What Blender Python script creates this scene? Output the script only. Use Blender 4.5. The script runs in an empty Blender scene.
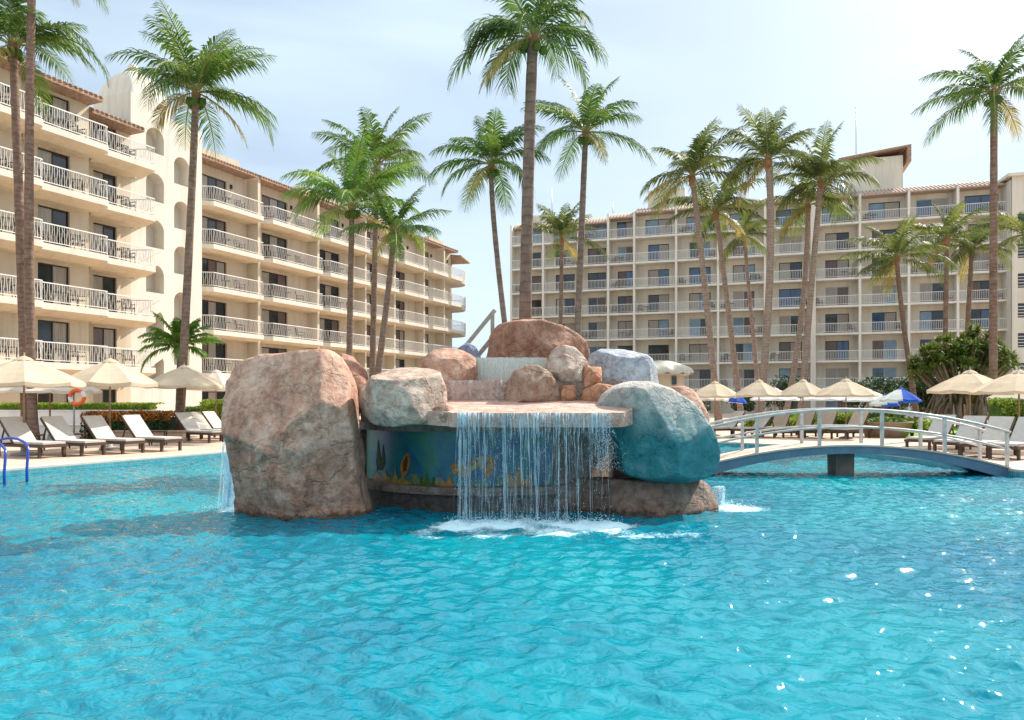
import bpy, bmesh, math, random
import numpy as np
from mathutils import Vector, Matrix, noise
from mathutils.geometry import tessellate_polygon

R = math.radians
F = 739.6          # focal length in pixels
CAMZ = 1.6
HZ = 400.0         # horizon row

scene = bpy.context.scene
COL = scene.collection
random.seed(7)
rnd = random.Random(11)

def at(px, py, Y):
    return Vector(((px-512.0)/F*Y, Y, CAMZ-(py-HZ)/F*Y))
def gx(px, Y):
    return (px-512.0)/F*Y

# ------------------------------------------------------------------ tagging
def tag(o, label=None, cat=None, group=None, kind=None):
    if label: o['label'] = label
    if cat: o['category'] = cat
    if group: o['group'] = group
    if kind: o['kind'] = kind
    return o

def empty(name, loc=(0, 0, 0), rz=0.0):
    o = bpy.data.objects.new(name, None)
    o.empty_display_size = 0.2
    COL.objects.link(o)
    o.location = loc
    o.rotation_euler = (0, 0, rz)
    return o

def copy_tree(o, parent=None):
    c = o.copy()
    COL.objects.link(c)
    if parent is not None:
        c.parent = parent
    for ch in list(o.children):
        copy_tree(ch, c)
    return c

# ------------------------------------------------------------------ mesh builder
class MB:
    def __init__(self):
        self.v = []; self.f = []; self.m = []; self.s = []
    def add(self, verts, faces, mi=0, smooth=False):
        b = len(self.v)
        self.v.extend([tuple(p) for p in verts])
        for f in faces:
            self.f.append(tuple(b+i for i in f))
            self.m.append(mi); self.s.append(smooth)
    def box(self, x0, x1, y0, y1, z0, z1, mi=0, M=None):
        vs = [Vector((x, y, z)) for z in (z0, z1) for y in (y0, y1) for x in (x0, x1)]
        if M is not None: vs = [M @ v for v in vs]
        self.add(vs, [(0,2,3,1),(4,5,7,6),(0,1,5,4),(2,6,7,3),(0,4,6,2),(1,3,7,5)], mi)
    def bar(self, a, b, w, h=None, mi=0, up=Vector((0,0,1))):
        a = Vector(a); b = Vector(b); h = h or w
        d = (b-a); L = d.length
        if L < 1e-6: return
        d.normalize()
        s = d.cross(up)
        if s.length < 1e-4: s = Vector((1,0,0))
        s.normalize(); u = s.cross(d).normalized()
        vs = []
        for p in (a, b):
            for (i, j) in ((-1,-1),(1,-1),(1,1),(-1,1)):
                vs.append(p+s*(w/2*i)+u*(h/2*j))
        self.add(vs, [(0,1,2,3),(7,6,5,4),(0,4,5,1),(1,5,6,2),(2,6,7,3),(3,7,4,0)], mi)
    def tube(self, pts, rad, n=8, mi=0, smooth=True, cap=True):
        pts = [Vector(p) for p in pts]
        if not hasattr(rad, '__len__'): rad = [rad]*len(pts)
        k = len(pts); vs = []
        ref = None
        for i, p in enumerate(pts):
            d = (pts[min(i+1, k-1)]-pts[max(i-1, 0)])
            if d.length < 1e-7: d = Vector((0,0,1))
            d.normalize()
            if ref is None:
                ref = Vector((1,0,0)) if abs(d.x) < .9 else Vector((0,1,0))
            s = (ref-d*ref.dot(d)).normalized(); ref = s
            t = d.cross(s)
            for j in range(n):
                a = 2*math.pi*j/n
                vs.append(p+(s*math.cos(a)+t*math.sin(a))*rad[i])
        fs = []
        for i in range(k-1):
            for j in range(n):
                a = i*n+j; b = i*n+(j+1) % n
                fs.append((a, b, b+n, a+n))
        if cap:
            fs.append(tuple(reversed(range(n)))); fs.append(tuple((k-1)*n+j for j in range(n)))
        self.add(vs, fs, mi, smooth)
    def lathe(self, prof, n=16, c=(0,0,0), mi=0, smooth=True):
        c = Vector(c); vs = []; fs = []
        for (r, z) in prof:
            for j in range(n):
                a = 2*math.pi*j/n
                vs.append(c+Vector((r*math.cos(a), r*math.sin(a), z)))
        for i in range(len(prof)-1):
            for j in range(n):
                a = i*n+j; b = i*n+(j+1) % n
                fs.append((a, b, b+n, a+n))
        self.add(vs, fs, mi, smooth)
    def prism(self, poly, z0, z1, mi=0, bot=None):
        n = len(poly); bot = bot or poly
        vs = [Vector((p[0], p[1], z0)) for p in bot]+[Vector((p[0], p[1], z1)) for p in poly]
        fs = [tuple(range(n, 2*n)), tuple(reversed(range(n)))]
        for i in range(n):
            j = (i+1) % n
            fs.append((i, j, j+n, i+n))
        self.add(vs, fs, mi)
    def quad(self, a, b, c, d, mi=0):
        self.add([a, b, c, d], [(0,1,2,3)], mi)
    def build(self, name, mat, parent=None, fix=False):
        me = bpy.data.meshes.new(name)
        me.from_pydata([tuple(v) for v in self.v], [], self.f)
        mats = mat if isinstance(mat, (list, tuple)) else [mat]
        for m in mats: me.materials.append(m)
        if me.polygons:
            me.polygons.foreach_set('material_index', self.m)
            me.polygons.foreach_set('use_smooth', self.s)
        if fix:
            bm = bmesh.new(); bm.from_mesh(me)
            bmesh.ops.recalc_face_normals(bm, faces=bm.faces)
            bm.to_mesh(me); bm.free()
        me.update()
        o = bpy.data.objects.new(name, me)
        COL.objects.link(o)
        if parent is not None: o.parent = parent
        return o

# ------------------------------------------------------------------ materials
def newmat(name):
    m = bpy.data.materials.new(name); m.use_nodes = True
    nt = m.node_tree; nt.nodes.clear()
    return m, nt
def N(nt, t, **kw):
    n = nt.nodes.new(t)
    for k, v in kw.items():
        if k in n.inputs: n.inputs[k].default_value = v
        else: setattr(n, k, v)
    return n
def L(nt, a, b): nt.links.new(a, b)
def c4(c): return (c[0], c[1], c[2], 1.0)

def coords(nt, kind='Object', scale=None):
    tc = N(nt, 'ShaderNodeTexCoord')
    out = tc.outputs[kind]
    if scale is not None:
        mp = N(nt, 'ShaderNodeMapping'); mp.inputs['Scale'].default_value = scale
        L(nt, out, mp.inputs['Vector']); out = mp.outputs[0]
    return out

def ramp(nt, fac, stops):
    r = N(nt, 'ShaderNodeValToRGB')
    el = r.color_ramp.elements
    while len(el) < len(stops): el.new(0.5)
    for e, (p, c) in zip(el, stops):
        e.position = p; e.color = c4(c)
    L(nt, fac, r.inputs[0])
    return r.outputs[0]

def mixc(nt, fac, a, b, mode='MIX'):
    m = N(nt, 'ShaderNodeMix', data_type='RGBA', blend_type=mode)
    if hasattr(fac, 'is_linked') or not isinstance(fac, (int, float)): L(nt, fac, m.inputs[0])
    else: m.inputs[0].default_value = fac
    for s, i in ((a, 6), (b, 7)):
        if isinstance(s, (tuple, list)): m.inputs[i].default_value = c4(s)
        else: L(nt, s, m.inputs[i])
    return m.outputs[2]

def noisen(nt, vec, scale, detail=4, rough=.55, dist=0):
    n = N(nt, 'ShaderNodeTexNoise')
    n.inputs['Scale'].default_value = scale; n.inputs['Detail'].default_value = detail
    n.inputs['Roughness'].default_value = rough; n.inputs['Distortion'].default_value = dist
    L(nt, vec, n.inputs['Vector'])
    return n.outputs[0]

def simple(name, c1, c2=None, scale=3.0, rough=.7, bump=0.0, bscale=40, kind='Object', spec=.3, metal=0, stretch=None, coat=0, transl=0, bdist=.01):
    m, nt = newmat(name)
    vec = coords(nt, kind, stretch)
    out = N(nt, 'ShaderNodeOutputMaterial')
    p = N(nt, 'ShaderNodeBsdfPrincipled')
    p.inputs['Roughness'].default_value = rough
    p.inputs['Specular IOR Level'].default_value = spec
    p.inputs['Metallic'].default_value = metal
    p.inputs['Coat Weight'].default_value = coat
    if c2 is None: c2 = tuple(x*.8 for x in c1)
    f = noisen(nt, vec, scale, 5, .6)
    col = ramp(nt, f, [(.3, c2), (.7, c1)])
    L(nt, col, p.inputs['Base Color'])
    if bump > 0:
        b = N(nt, 'ShaderNodeBump'); b.inputs['Strength'].default_value = bump
        b.inputs['Distance'].default_value = bdist
        L(nt, noisen(nt, vec, bscale, 4, .6), b.inputs['Height'])
        L(nt, b.outputs[0], p.inputs['Normal'])
    sh = p.outputs[0]
    if transl > 0:
        t = N(nt, 'ShaderNodeBsdfTranslucent'); L(nt, col, t.inputs[0])
        mx = N(nt, 'ShaderNodeMixShader'); mx.inputs[0].default_value = transl
        L(nt, sh, mx.inputs[1]); L(nt, t.outputs[0], mx.inputs[2]); sh = mx.outputs[0]
    L(nt, sh, out.inputs[0])
    return m

def stucco(name, base, dirt=.12):
    m, nt = newmat(name)
    vec = coords(nt, 'Object')
    out = N(nt, 'ShaderNodeOutputMaterial'); p = N(nt, 'ShaderNodeBsdfPrincipled')
    p.inputs['Roughness'].default_value = .85; p.inputs['Specular IOR Level'].default_value = .15
    big = noisen(nt, vec, .35, 5, .6)
    st = noisen(nt, coords(nt, 'Object', (1.4, 1.4, .12)), 1.2, 5, .65)
    c = ramp(nt, big, [(.3, tuple(x*(1-dirt) for x in base)), (.7, base)])
    d = ramp(nt, st, [(.33, tuple(x*(.72) for x in base)), (.52, base)])
    cc = mixc(nt, .5, c, d)
    L(nt, cc, p.inputs['Base Color'])
    b = N(nt, 'ShaderNodeBump'); b.inputs['Strength'].default_value = .25; b.inputs['Distance'].default_value = .01
    L(nt, noisen(nt, vec, 25, 4, .6), b.inputs['Height']); L(nt, b.outputs[0], p.inputs['Normal'])
    L(nt, p.outputs[0], out.inputs[0])
    return m

def rockmat(name, dark, mid, light, top=None, stain=.5, paint=None, paintz=None, waterline=False, scale=1.0):
    """artificial rock: mottled colour, cracks, pitted bump; optional paint fading by height into a cap coloured as sunlit"""
    m, nt = newmat(name)
    tc = N(nt, 'ShaderNodeTexCoord'); vec = tc.outputs['Object']
    out = N(nt, 'ShaderNodeOutputMaterial'); p = N(nt, 'ShaderNodeBsdfPrincipled')
    p.inputs['Roughness'].default_value = .72; p.inputs['Specular IOR Level'].default_value = .35
    n1 = noisen(nt, vec, 1.6*scale, 8, .68, .6)
    c = ramp(nt, n1, [(.28, dark), (.5, mid), (.72, light)])
    n2 = noisen(nt, vec, 9*scale, 6, .7, .3)
    c2 = ramp(nt, n2, [(.32, tuple(x*.42 for x in mid)), (.55, (1, 1, 1))])
    c = mixc(nt, .58, c, c2, 'MULTIPLY')
    # rusty run-down stains
    mp = N(nt, 'ShaderNodeMapping'); mp.inputs['Scale'].default_value = (3.2, 3.2, .7); L(nt, vec, mp.inputs[0])
    n3 = noisen(nt, mp.outputs[0], 1.8, 6, .65, .4)
    s = ramp(nt, n3, [(.45, (1, 1, 1)), (.62, (.72, .52, .42))])
    c = mixc(nt, stain, c, s, 'MULTIPLY')
    sep = N(nt, 'ShaderNodeSeparateXYZ'); L(nt, vec, sep.inputs[0])
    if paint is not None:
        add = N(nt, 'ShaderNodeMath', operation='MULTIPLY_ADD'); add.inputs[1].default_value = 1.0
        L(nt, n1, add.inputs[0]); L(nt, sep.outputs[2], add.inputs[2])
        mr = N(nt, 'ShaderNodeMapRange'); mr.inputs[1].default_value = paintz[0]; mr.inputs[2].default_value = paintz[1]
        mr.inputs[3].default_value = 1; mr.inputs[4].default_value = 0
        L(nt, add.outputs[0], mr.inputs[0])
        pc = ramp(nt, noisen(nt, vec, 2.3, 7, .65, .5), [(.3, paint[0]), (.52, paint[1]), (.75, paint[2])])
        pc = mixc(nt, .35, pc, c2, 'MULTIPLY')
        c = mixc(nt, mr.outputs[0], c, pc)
    if waterline:
        g = N(nt, 'ShaderNodeNewGeometry'); sp = N(nt, 'ShaderNodeSeparateXYZ'); L(nt, g.outputs['Position'], sp.inputs[0])
        a2 = N(nt, 'ShaderNodeMath', operation='MULTIPLY_ADD'); a2.inputs[1].default_value = .22
        L(nt, n2, a2.inputs[0]); L(nt, sp.outputs[2], a2.inputs[2])
        w = ramp(nt, a2.outputs[0], [(.15, (.22, .20, .17)), (.20, (.95, .85, .75)), (.34, (1, 1, 1))])
        c = mixc(nt, .8, c, w, 'MULTIPLY')
    L(nt, c, p.inputs['Base Color'])
    v = N(nt, 'ShaderNodeTexVoronoi', feature='DISTANCE_TO_EDGE'); v.inputs['Scale'].default_value = 1.5*scale
    dn = N(nt, 'ShaderNodeTexNoise'); dn.inputs['Scale'].default_value = 2.2; dn.inputs['Detail'].default_value = 5; L(nt, vec, dn.inputs[0])
    mv = N(nt, 'ShaderNodeVectorMath', operation='MULTIPLY_ADD'); L(nt, dn.outputs[1], mv.inputs[0])
    mv.inputs[1].default_value = (.9, .9, .9); L(nt, vec, mv.inputs[2]); L(nt, mv.outputs[0], v.inputs['Vector'])
    cr = ramp(nt, v.outputs[0], [(0, (0, 0, 0)), (.035, (1, 1, 1))])
    b1 = N(nt, 'ShaderNodeBump'); b1.inputs['Strength'].default_value = .5; b1.inputs['Distance'].default_value = .04
    L(nt, cr, b1.inputs['Height'])
    b2 = N(nt, 'ShaderNodeBump'); b2.inputs['Strength'].default_value = 1.0; b2.inputs['Distance'].default_value = .06
    L(nt, noisen(nt, vec, 7*scale, 9, .66), b2.inputs['Height']); L(nt, b1.outputs[0], b2.inputs['Normal'])
    L(nt, b2.outputs[0], p.inputs['Normal'])
    L(nt, p.outputs[0], out.inputs[0])
    return m

M = {}
M['cream'] = stucco('cream_stucco', (.62, .53, .41), .16)
M['creamwhite'] = stucco('white_stucco', (.68, .63, .55), .14)
M['soffit'] = stucco('balcony_soffit', (.70, .58, .42), .1)
M['beige'] = stucco('beige_stucco', (.68, .64, .54), .12)
M['beigeslab'] = stucco('pale_slab', (.72, .69, .61), .1)
M['whitewall'] = stucco('white_planter_wall', (.78, .75, .70), .1)
M['rail_white'] = simple('rail_white_paint', (.80, .78, .74), (.68, .65, .60), 5, .5)
M['dark_frame'] = simple('bronze_frame', (.05, .04, .035), (.035, .03, .025), 5, .4)
M['white_frame'] = simple('pale_frame', (.6, .6, .58), None, 5, .4)
M['chair_dark'] = simple('dark_wicker', (.13, .10, .085), (.07, .055, .045), 20, .6)
M['glass_dark'] = simple('dark_glass', (.03, .035, .04), (.015, .018, .02), 1, .06, spec=.7, bump=.02, bscale=1.5)
M['glass_blue'] = simple('blue_glass', (.05, .13, .25), (.03, .07, .15), 1, .06, spec=.8, bump=.02, bscale=1.5)
M['glass_sky'] = simple('pale_blue_glass', (.22, .34, .42), (.12, .20, .28), 1, .08, spec=.8, bump=.02, bscale=1.5)
M['curtain'] = simple('curtain_behind_glass', (.42, .39, .34), (.26, .23, .20), 2.5, .5, coat=.6, stretch=(9, 9, .4))
M['curtain_brown'] = simple('brown_curtain_behind_glass', (.18, .13, .11), (.09, .065, .055), 2.5, .5, coat=.6, stretch=(9, 9, .4))
M['wood_dark'] = simple('dark_lounger_wood', (.10, .06, .04), (.055, .032, .022), 8, .55, stretch=(1, 6, 6))
M['wood_grey'] = simple('weathered_timber', (.46, .38, .31), (.28, .23, .19), 6, .8, bump=.4, stretch=(3, 3, 3))
M['sling'] = simple('grey_sling_fabric', (.54, .50, .46), (.46, .425, .39), 8, .8, bump=.2, bscale=150)
M['sling_beige'] = simple('beige_sling_fabric', (.58, .53, .47), (.47, .43, .38), 8, .8, bump=.2, bscale=150)
M['canvas'] = simple('beige_canvas', (.70, .60, .46), (.60, .50, .37), 3, .9, transl=.35, bump=.1, bscale=60)
M['canvas_pale'] = simple('pale_canvas', (.78, .71, .62), (.68, .61, .52), 3, .9, transl=.35)
M['canvas_white'] = simple('white_canvas', (.8, .8, .8), (.68, .68, .7), 3, .9, transl=.3)
M['canvas_blue'] = simple('blue_canvas', (.03, .12, .62), (.02, .08, .45), 3, .9, transl=.3)
M['pole'] = simple('umbrella_pole_wood', (.32, .22, .13), (.22, .14, .08), 8, .5)
M['concrete'] = simple('concrete', (.45, .43, .40), (.34, .32, .30), 4, .85, bump=.3)
M['trunk'] = None
M['orange'] = simple('orange_ring', (.85, .16, .04), (.7, .12, .03), 4, .5)
M['blue_metal'] = simple('blue_handrail_paint', (.02, .07, .42), (.02, .05, .32), 4, .25, spec=.6)
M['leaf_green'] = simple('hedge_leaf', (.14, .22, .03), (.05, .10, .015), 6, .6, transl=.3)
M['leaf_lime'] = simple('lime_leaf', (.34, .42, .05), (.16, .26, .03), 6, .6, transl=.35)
M['leaf_dark'] = simple('dark_shrub_leaf', (.05, .10, .035), (.02, .045, .015), 4, .6, transl=.25)
M['leaf_orange'] = simple('orange_blossom', (.62, .22, .03), (.38, .12, .02), 9, .6, transl=.3)
M['leaf_olive'] = simple('olive_leaf', (.30, .31, .08), (.14, .155, .045), 4, .6, transl=.3)
M['twig'] = simple('brown_twig', (.20, .12, .07), (.11, .065, .04), 6, .85)
M['aerial'] = simple('pandanus_root', (.30, .22, .16), (.17, .12, .085), 6, .85, bump=.3)
M['planter_brown'] = simple('brown_planter_wall', (.42, .30, .22), (.30, .21, .15), 3, .85, bump=.3)
M['blue_cloth'] = simple('blue_towel', (.05, .22, .55), (.04, .15, .42), 6, .85)
M['metal_grey'] = simple('grey_metal', (.35, .35, .36), None, 4, .35, metal=.6)
M['white_plastic'] = simple('white_plastic', (.75, .75, .73), None, 4, .4)
M['warm_wall'] = stucco('warm_kiosk_wall', (.62, .50, .36), .12)
M['thatch'] = simple('pale_shell_roof', (.66, .62, .54), (.5, .46, .38), 5, .85, bump=.4, bscale=12, bdist=.05)

def leafmat(name, a, b, tip):
    m, nt = newmat(name)
    vec = coords(nt, 'Object')
    out = N(nt, 'ShaderNodeOutputMaterial'); p = N(nt, 'ShaderNodeBsdfPrincipled')
    p.inputs['Roughness'].default_value = .5; p.inputs['Specular IOR Level'].default_value = .3
    n = noisen(nt, vec, .9, 3, .5)
    c = ramp(nt, n, [(.3, a), (.52, b), (.74, tip)])
    L(nt, c, p.inputs['Base Color'])
    t = N(nt, 'ShaderNodeBsdfTranslucent'); L(nt, mixc(nt, .5, c, tip), t.inputs[0])
    mx = N(nt, 'ShaderNodeMixShader'); mx.inputs[0].default_value = .38
    L(nt, p.outputs[0], mx.inputs[1]); L(nt, t.outputs[0], mx.inputs[2]); L(nt, mx.outputs[0], out.inputs[0])
    return m
M['frond'] = leafmat('palm_frond_leaf', (.016, .06, .022), (.05, .135, .022), (.20, .28, .035))
M['frond_bright'] = leafmat('palm_frond_leaf_bright', (.035, .11, .025), (.10, .24, .035), (.26, .38, .05))
M['frond_far'] = leafmat('palm_frond_leaf_olive', (.03, .07, .028), (.08, .13, .035), (.26, .28, .06))
M['frond_dry'] = leafmat('dry_palm_frond', (.16, .16, .04), (.32, .28, .08), (.45, .34, .12))
M['rachis'] = simple('frond_stem', (.26, .27, .08), (.17, .18, .05), 3, .6)
M['sheath'] = simple('palm_sheath_fibre', (.34, .20, .10), (.18, .10, .05), 5, .9, bump=.5)

def trunkmat(name, a, b):
    m, nt = newmat(name)
    vec = coords(nt, 'Object')
    out = N(nt, 'ShaderNodeOutputMaterial'); p = N(nt, 'ShaderNodeBsdfPrincipled')
    p.inputs['Roughness'].default_value = .9; p.inputs['Specular IOR Level'].default_value = .15
    w = N(nt, 'ShaderNodeTexWave', bands_direction='Z', wave_profile='SAW')
    w.inputs['Scale'].default_value = 1.9; w.inputs['Distortion'].default_value = 2.2
    w.inputs['Detail'].default_value = 4; w.inputs['Detail Scale'].default_value = 2.0
    L(nt, vec, w.inputs['Vector'])
    n = noisen(nt, vec, 5, 6, .7)
    c = ramp(nt, n, [(.3, a), (.7, b)])
    k = ramp(nt, w.outputs[0], [(0, (.5, .5, .5)), (.25, (1, 1, 1)), (1, (.85, .85, .85))])
    c = mixc(nt, .8, c, k, 'MULTIPLY')
    L(nt, c, p.inputs['Base Color'])
    b1 = N(nt, 'ShaderNodeBump'); b1.inputs['Strength'].default_value = .8; b1.inputs['Distance'].default_value = .03
    ad = N(nt, 'ShaderNodeMath', operation='MULTIPLY_ADD'); ad.inputs[1].default_value = .6
    L(nt, n, ad.inputs[0]); L(nt, w.outputs[0], ad.inputs[2]); L(nt, ad.outputs[0], b1.inputs['Height'])
    L(nt, b1.outputs[0], p.inputs['Normal'])
    L(nt, p.outputs[0], out.inputs[0])
    return m
M['trunk'] = trunkmat('palm_trunk_grey', (.13, .09, .07), (.30, .22, .17))
M['trunk_red'] = trunkmat('palm_trunk_reddish', (.13, .085, .065), (.31, .21, .165))
M['trunk_pale'] = trunkmat('palm_trunk_pale', (.22, .165, .135), (.42, .33, .28))

def tilemat():
    m, nt = newmat('terracotta_roof_tile')
    vec = coords(nt, 'Object')
    out = N(nt, 'ShaderNodeOutputMaterial'); p = N(nt, 'ShaderNodeBsdfPrincipled')
    p.inputs['Roughness'].default_value = .85
    n = noisen(nt, vec, 6, 5, .7)
    c = ramp(nt, n, [(.3, (.16, .09, .06)), (.5, (.33, .21, .145)), (.75, (.50, .37, .28))])
    L(nt, c, p.inputs['Base Color'])
    L(nt, p.outputs[0], out.inputs[0])
    return m
M['tile'] = tilemat()
M['tile_pale'] = simple('weathered_pale_tile', (.50, .40, .33), (.34, .25, .20), 5, .85)

def pavemat():
    m, nt = newmat('pool_deck_paving')
    g = N(nt, 'ShaderNodeNewGeometry')
    out = N(nt, 'ShaderNodeOutputMaterial'); p = N(nt, 'ShaderNodeBsdfPrincipled')
    p.inputs['Roughness'].default_value = .8
    br = N(nt, 'ShaderNodeTexBrick'); br.inputs['Scale'].default_value = 1.0
    br.inputs['Brick Width'].default_value = .6; br.inputs['Row Height'].default_value = .6
    br.inputs['Mortar Size'].default_value = .012; br.offset = .5
    br.inputs['Color1'].default_value = (.52, .38, .29, 1); br.inputs['Color2'].default_value = (.60, .46, .36, 1)
    br.inputs['Mortar'].default_value = (.36, .28, .22, 1)
    L(nt, g.outputs['Position'], br.inputs['Vector'])
    n = noisen(nt, g.outputs['Position'], 1.3, 6, .65)
    c = mixc(nt, .5, br.outputs[0], ramp(nt, n, [(.3, (.7, .66, .62)), (.7, (1, 1, 1))]), 'MULTIPLY')
    L(nt, c, p.inputs['Base Color']); L(nt, p.outputs[0], out.inputs[0])
    return m
M['paving'] = pavemat()
M['coping'] = simple('pale_coping', (.68, .60, .50), (.56, .48, .39), 2.5, .7, bump=.2)

def mosaic(name, c1, c2, mort, size=.05):
    m, nt = newmat(name)
    g = N(nt, 'ShaderNodeNewGeometry')
    out = N(nt, 'ShaderNodeOutputMaterial'); p = N(nt, 'ShaderNodeBsdfPrincipled')
    p.inputs['Roughness'].default_value = .25
    # map so that x+y runs along the wall, z is up
    sp = N(nt, 'ShaderNodeSeparateXYZ'); L(nt, g.outputs['Position'], sp.inputs[0])
    ad = N(nt, 'ShaderNodeMath', operation='ADD'); L(nt, sp.outputs[0], ad.inputs[0]); L(nt, sp.outputs[1], ad.inputs[1])
    cb = N(nt, 'ShaderNodeCombineXYZ'); L(nt, ad.outputs[0], cb.inputs[0]); L(nt, sp.outputs[2], cb.inputs[1])
    br = N(nt, 'ShaderNodeTexBrick'); br.inputs['Scale'].default_value = 1.0; br.offset = 0
    br.inputs['Brick Width'].default_value = size; br.inputs['Row Height'].default_value = size
    br.inputs['Mortar Size'].default_value = size*.07
    br.inputs['Color1'].default_value = c4(c1); br.inputs['Color2'].default_value = c4(c2); br.inputs['Mortar'].default_value = c4(mort)
    L(nt, cb.outputs[0], br.inputs['Vector'])
    n = noisen(nt, g.outputs['Position'], 3, 5, .6)
    c = mixc(nt, .45, br.outputs[0], ramp(nt, n, [(.35, (.55, .6, .65)), (.65, (1, 1, 1))]), 'MULTIPLY')
    L(nt, c, p.inputs['Base Color']); L(nt, p.outputs[0], out.inputs[0])
    return m
M['mosaic'] = mosaic('teal_mosaic_band', (.03, .26, .33), (.06, .38, .42), (.3, .42, .42))
M['bridge_blue'] = mosaic('blue_mosaic_fascia', (.09, .17, .25), (.10, .20, .28), (.11, .19, .26), .1)
M['pier_tile'] = simple('brown_pier', (.20, .15, .12), (.10, .075, .06), 4, .7, bump=.4)
M['rail_blue'] = simple('pale_rail_paint', (.60, .57, .52), (.33, .33, .34), 6, .4)
M['deck_top'] = simple('bridge_deck_concrete', (.58, .48, .40), (.46, .38, .31), 3, .8, bump=.2)

def poolfloor():
    m, nt = newmat('pool_floor_plaster')
    g = N(nt, 'ShaderNodeNewGeometry')
    out = N(nt, 'ShaderNodeOutputMaterial'); p = N(nt, 'ShaderNodeBsdfPrincipled')
    p.inputs['Roughness'].default_value = .8
    n = noisen(nt, g.outputs['Position'], .35, 4, .5)
    c = ramp(nt, n, [(.35, (.10, .50, .58)), (.65, (.36, .74, .74))])
    L(nt, c, p.inputs['Base Color']); L(nt, p.outputs[0], out.inputs[0])
    return m
M['poolfloor'] = poolfloor()

def watermat():
    m, nt = newmat('pool_water')
    g = N(nt, 'ShaderNodeNewGeometry')
    pos = g.outputs['Position']
    out = N(nt, 'ShaderNodeOutputMaterial')
    # small ripples
    n1 = noisen(nt, pos, 8.5, 2, .45, .7)
    n2 = noisen(nt, pos, 14, 2, .5, .4)
    ad = N(nt, 'ShaderNodeMath', operation='MULTIPLY_ADD'); ad.inputs[1].default_value = .3
    L(nt, n2, ad.inputs[0]); L(nt, n1, ad.inputs[2])
    b = N(nt, 'ShaderNodeBump'); b.inputs['Strength'].default_value = 1.0; b.inputs['Distance'].default_value = .022
    L(nt, ad.outputs[0], b.inputs['Height'])
    fr = N(nt, 'ShaderNodeFresnel'); fr.inputs['IOR'].default_value = 1.46; L(nt, b.outputs[0], fr.inputs['Normal'])
    gl = N(nt, 'ShaderNodeBsdfGlossy'); gl.inputs['Roughness'].default_value = .03; L(nt, b.outputs[0], gl.inputs['Normal'])
    big = noisen(nt, pos, .22, 3, .5)
    dc = ramp(nt, big, [(.35, (.001, .165, .27)), (.65, (.003, .30, .365))])
    df = N(nt, 'ShaderNodeBsdfDiffuse'); L(nt, dc, df.inputs[0]); L(nt, b.outputs[0], df.inputs['Normal'])
    tr = N(nt, 'ShaderNodeBsdfTransparent'); tr.inputs[0].default_value = (.14, .80, .90, 1)
    body = N(nt, 'ShaderNodeMixShader'); body.inputs[0].default_value = .18
    L(nt, df.outputs[0], body.inputs[1]); L(nt, tr.outputs[0], body.inputs[2])
    # foam
    at_ = N(nt, 'ShaderNodeAttribute', attribute_name='foam')
    fn = noisen(nt, pos, 13, 7, .8, .8)
    fm = N(nt, 'ShaderNodeMath', operation='MULTIPLY_ADD'); fm.inputs[1].default_value = 1.0
    L(nt, at_.outputs['Fac'], fm.inputs[0]); L(nt, fn, fm.inputs[2])
    fr2 = N(nt, 'ShaderNodeMapRange'); fr2.inputs[1].default_value = .92; fr2.inputs[2].default_value = 1.25
    L(nt, fm.outputs[0], fr2.inputs[0])
    fd = N(nt, 'ShaderNodeBsdfDiffuse'); fd.inputs[0].default_value = (.62, .85, .92, 1)
    mf = N(nt, 'ShaderNodeMixShader'); L(nt, fr2.outputs[0], mf.inputs[0])
    surf = N(nt, 'ShaderNodeMixShader'); L(nt, fr.outputs[0], surf.inputs[0])
    L(nt, body.outputs[0], surf.inputs[1]); L(nt, gl.outputs[0], surf.inputs[2])
    L(nt, surf.outputs[0], mf.inputs[1]); L(nt, fd.outputs[0], mf.inputs[2])
    L(nt, mf.outputs[0], out.inputs[0])
    return m
M['water'] = watermat()

def fallmat(name, amt, tint=(.85, .93, .97), sx=30):
    """falling water: patchy white strands over see-through film"""
    m, nt = newmat(name)
    g = N(nt, 'ShaderNodeNewGeometry')
    mp = N(nt, 'ShaderNodeMapping'); mp.inputs['Scale'].default_value = (sx, sx, 2.2); L(nt, g.outputs['Position'], mp.inputs[0])
    n = noisen(nt, mp.outputs[0], 1.0, 5, .7)
    out = N(nt, 'ShaderNodeOutputMaterial')
    mr = N(nt, 'ShaderNodeMapRange'); mr.inputs[1].default_value = .62-amt*.5; mr.inputs[2].default_value = .9-amt*.4
    mr.inputs[3].default_value = .05; mr.inputs[4].default_value = .95
    L(nt, n, mr.inputs[0])
    p = N(nt, 'ShaderNodeBsdfPrincipled'); p.inputs['Base Color'].default_value = c4(tint); p.inputs['Roughness'].default_value = .25
    tl = N(nt, 'ShaderNodeBsdfTranslucent'); tl.inputs[0].default_value = c4(tint)
    mm = N(nt, 'ShaderNodeMixShader'); mm.inputs[0].default_value = .5; L(nt, p.outputs[0], mm.inputs[1]); L(nt, tl.outputs[0], mm.inputs[2])
    tr = N(nt, 'ShaderNodeBsdfTransparent'); tr.inputs[0].default_value = (.93, .98, 1, 1)
    mx = N(nt, 'ShaderNodeMixShader'); L(nt, mr.outputs[0], mx.inputs[0]); L(nt, tr.outputs[0], mx.inputs[1]); L(nt, mm.outputs[0], mx.inputs[2])
    L(nt, mx.outputs[0], out.inputs[0])
    return m
M['fall'] = fallmat('falling_water', .42)
M['fall_thin'] = fallmat('thin_falling_water', .2)
M['fall_sheet'] = fallmat('sheet_of_falling_water', .45, (.85, .92, .90), 14)
M['fall_veil'] = fallmat('veil_of_falling_water', .20, (.80, .90, .95), 26)
M['fall_bits'] = simple('water_drops', (.8, .9, .95), (.7, .85, .9), 9, .2, transl=.5, spec=.6)

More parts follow.
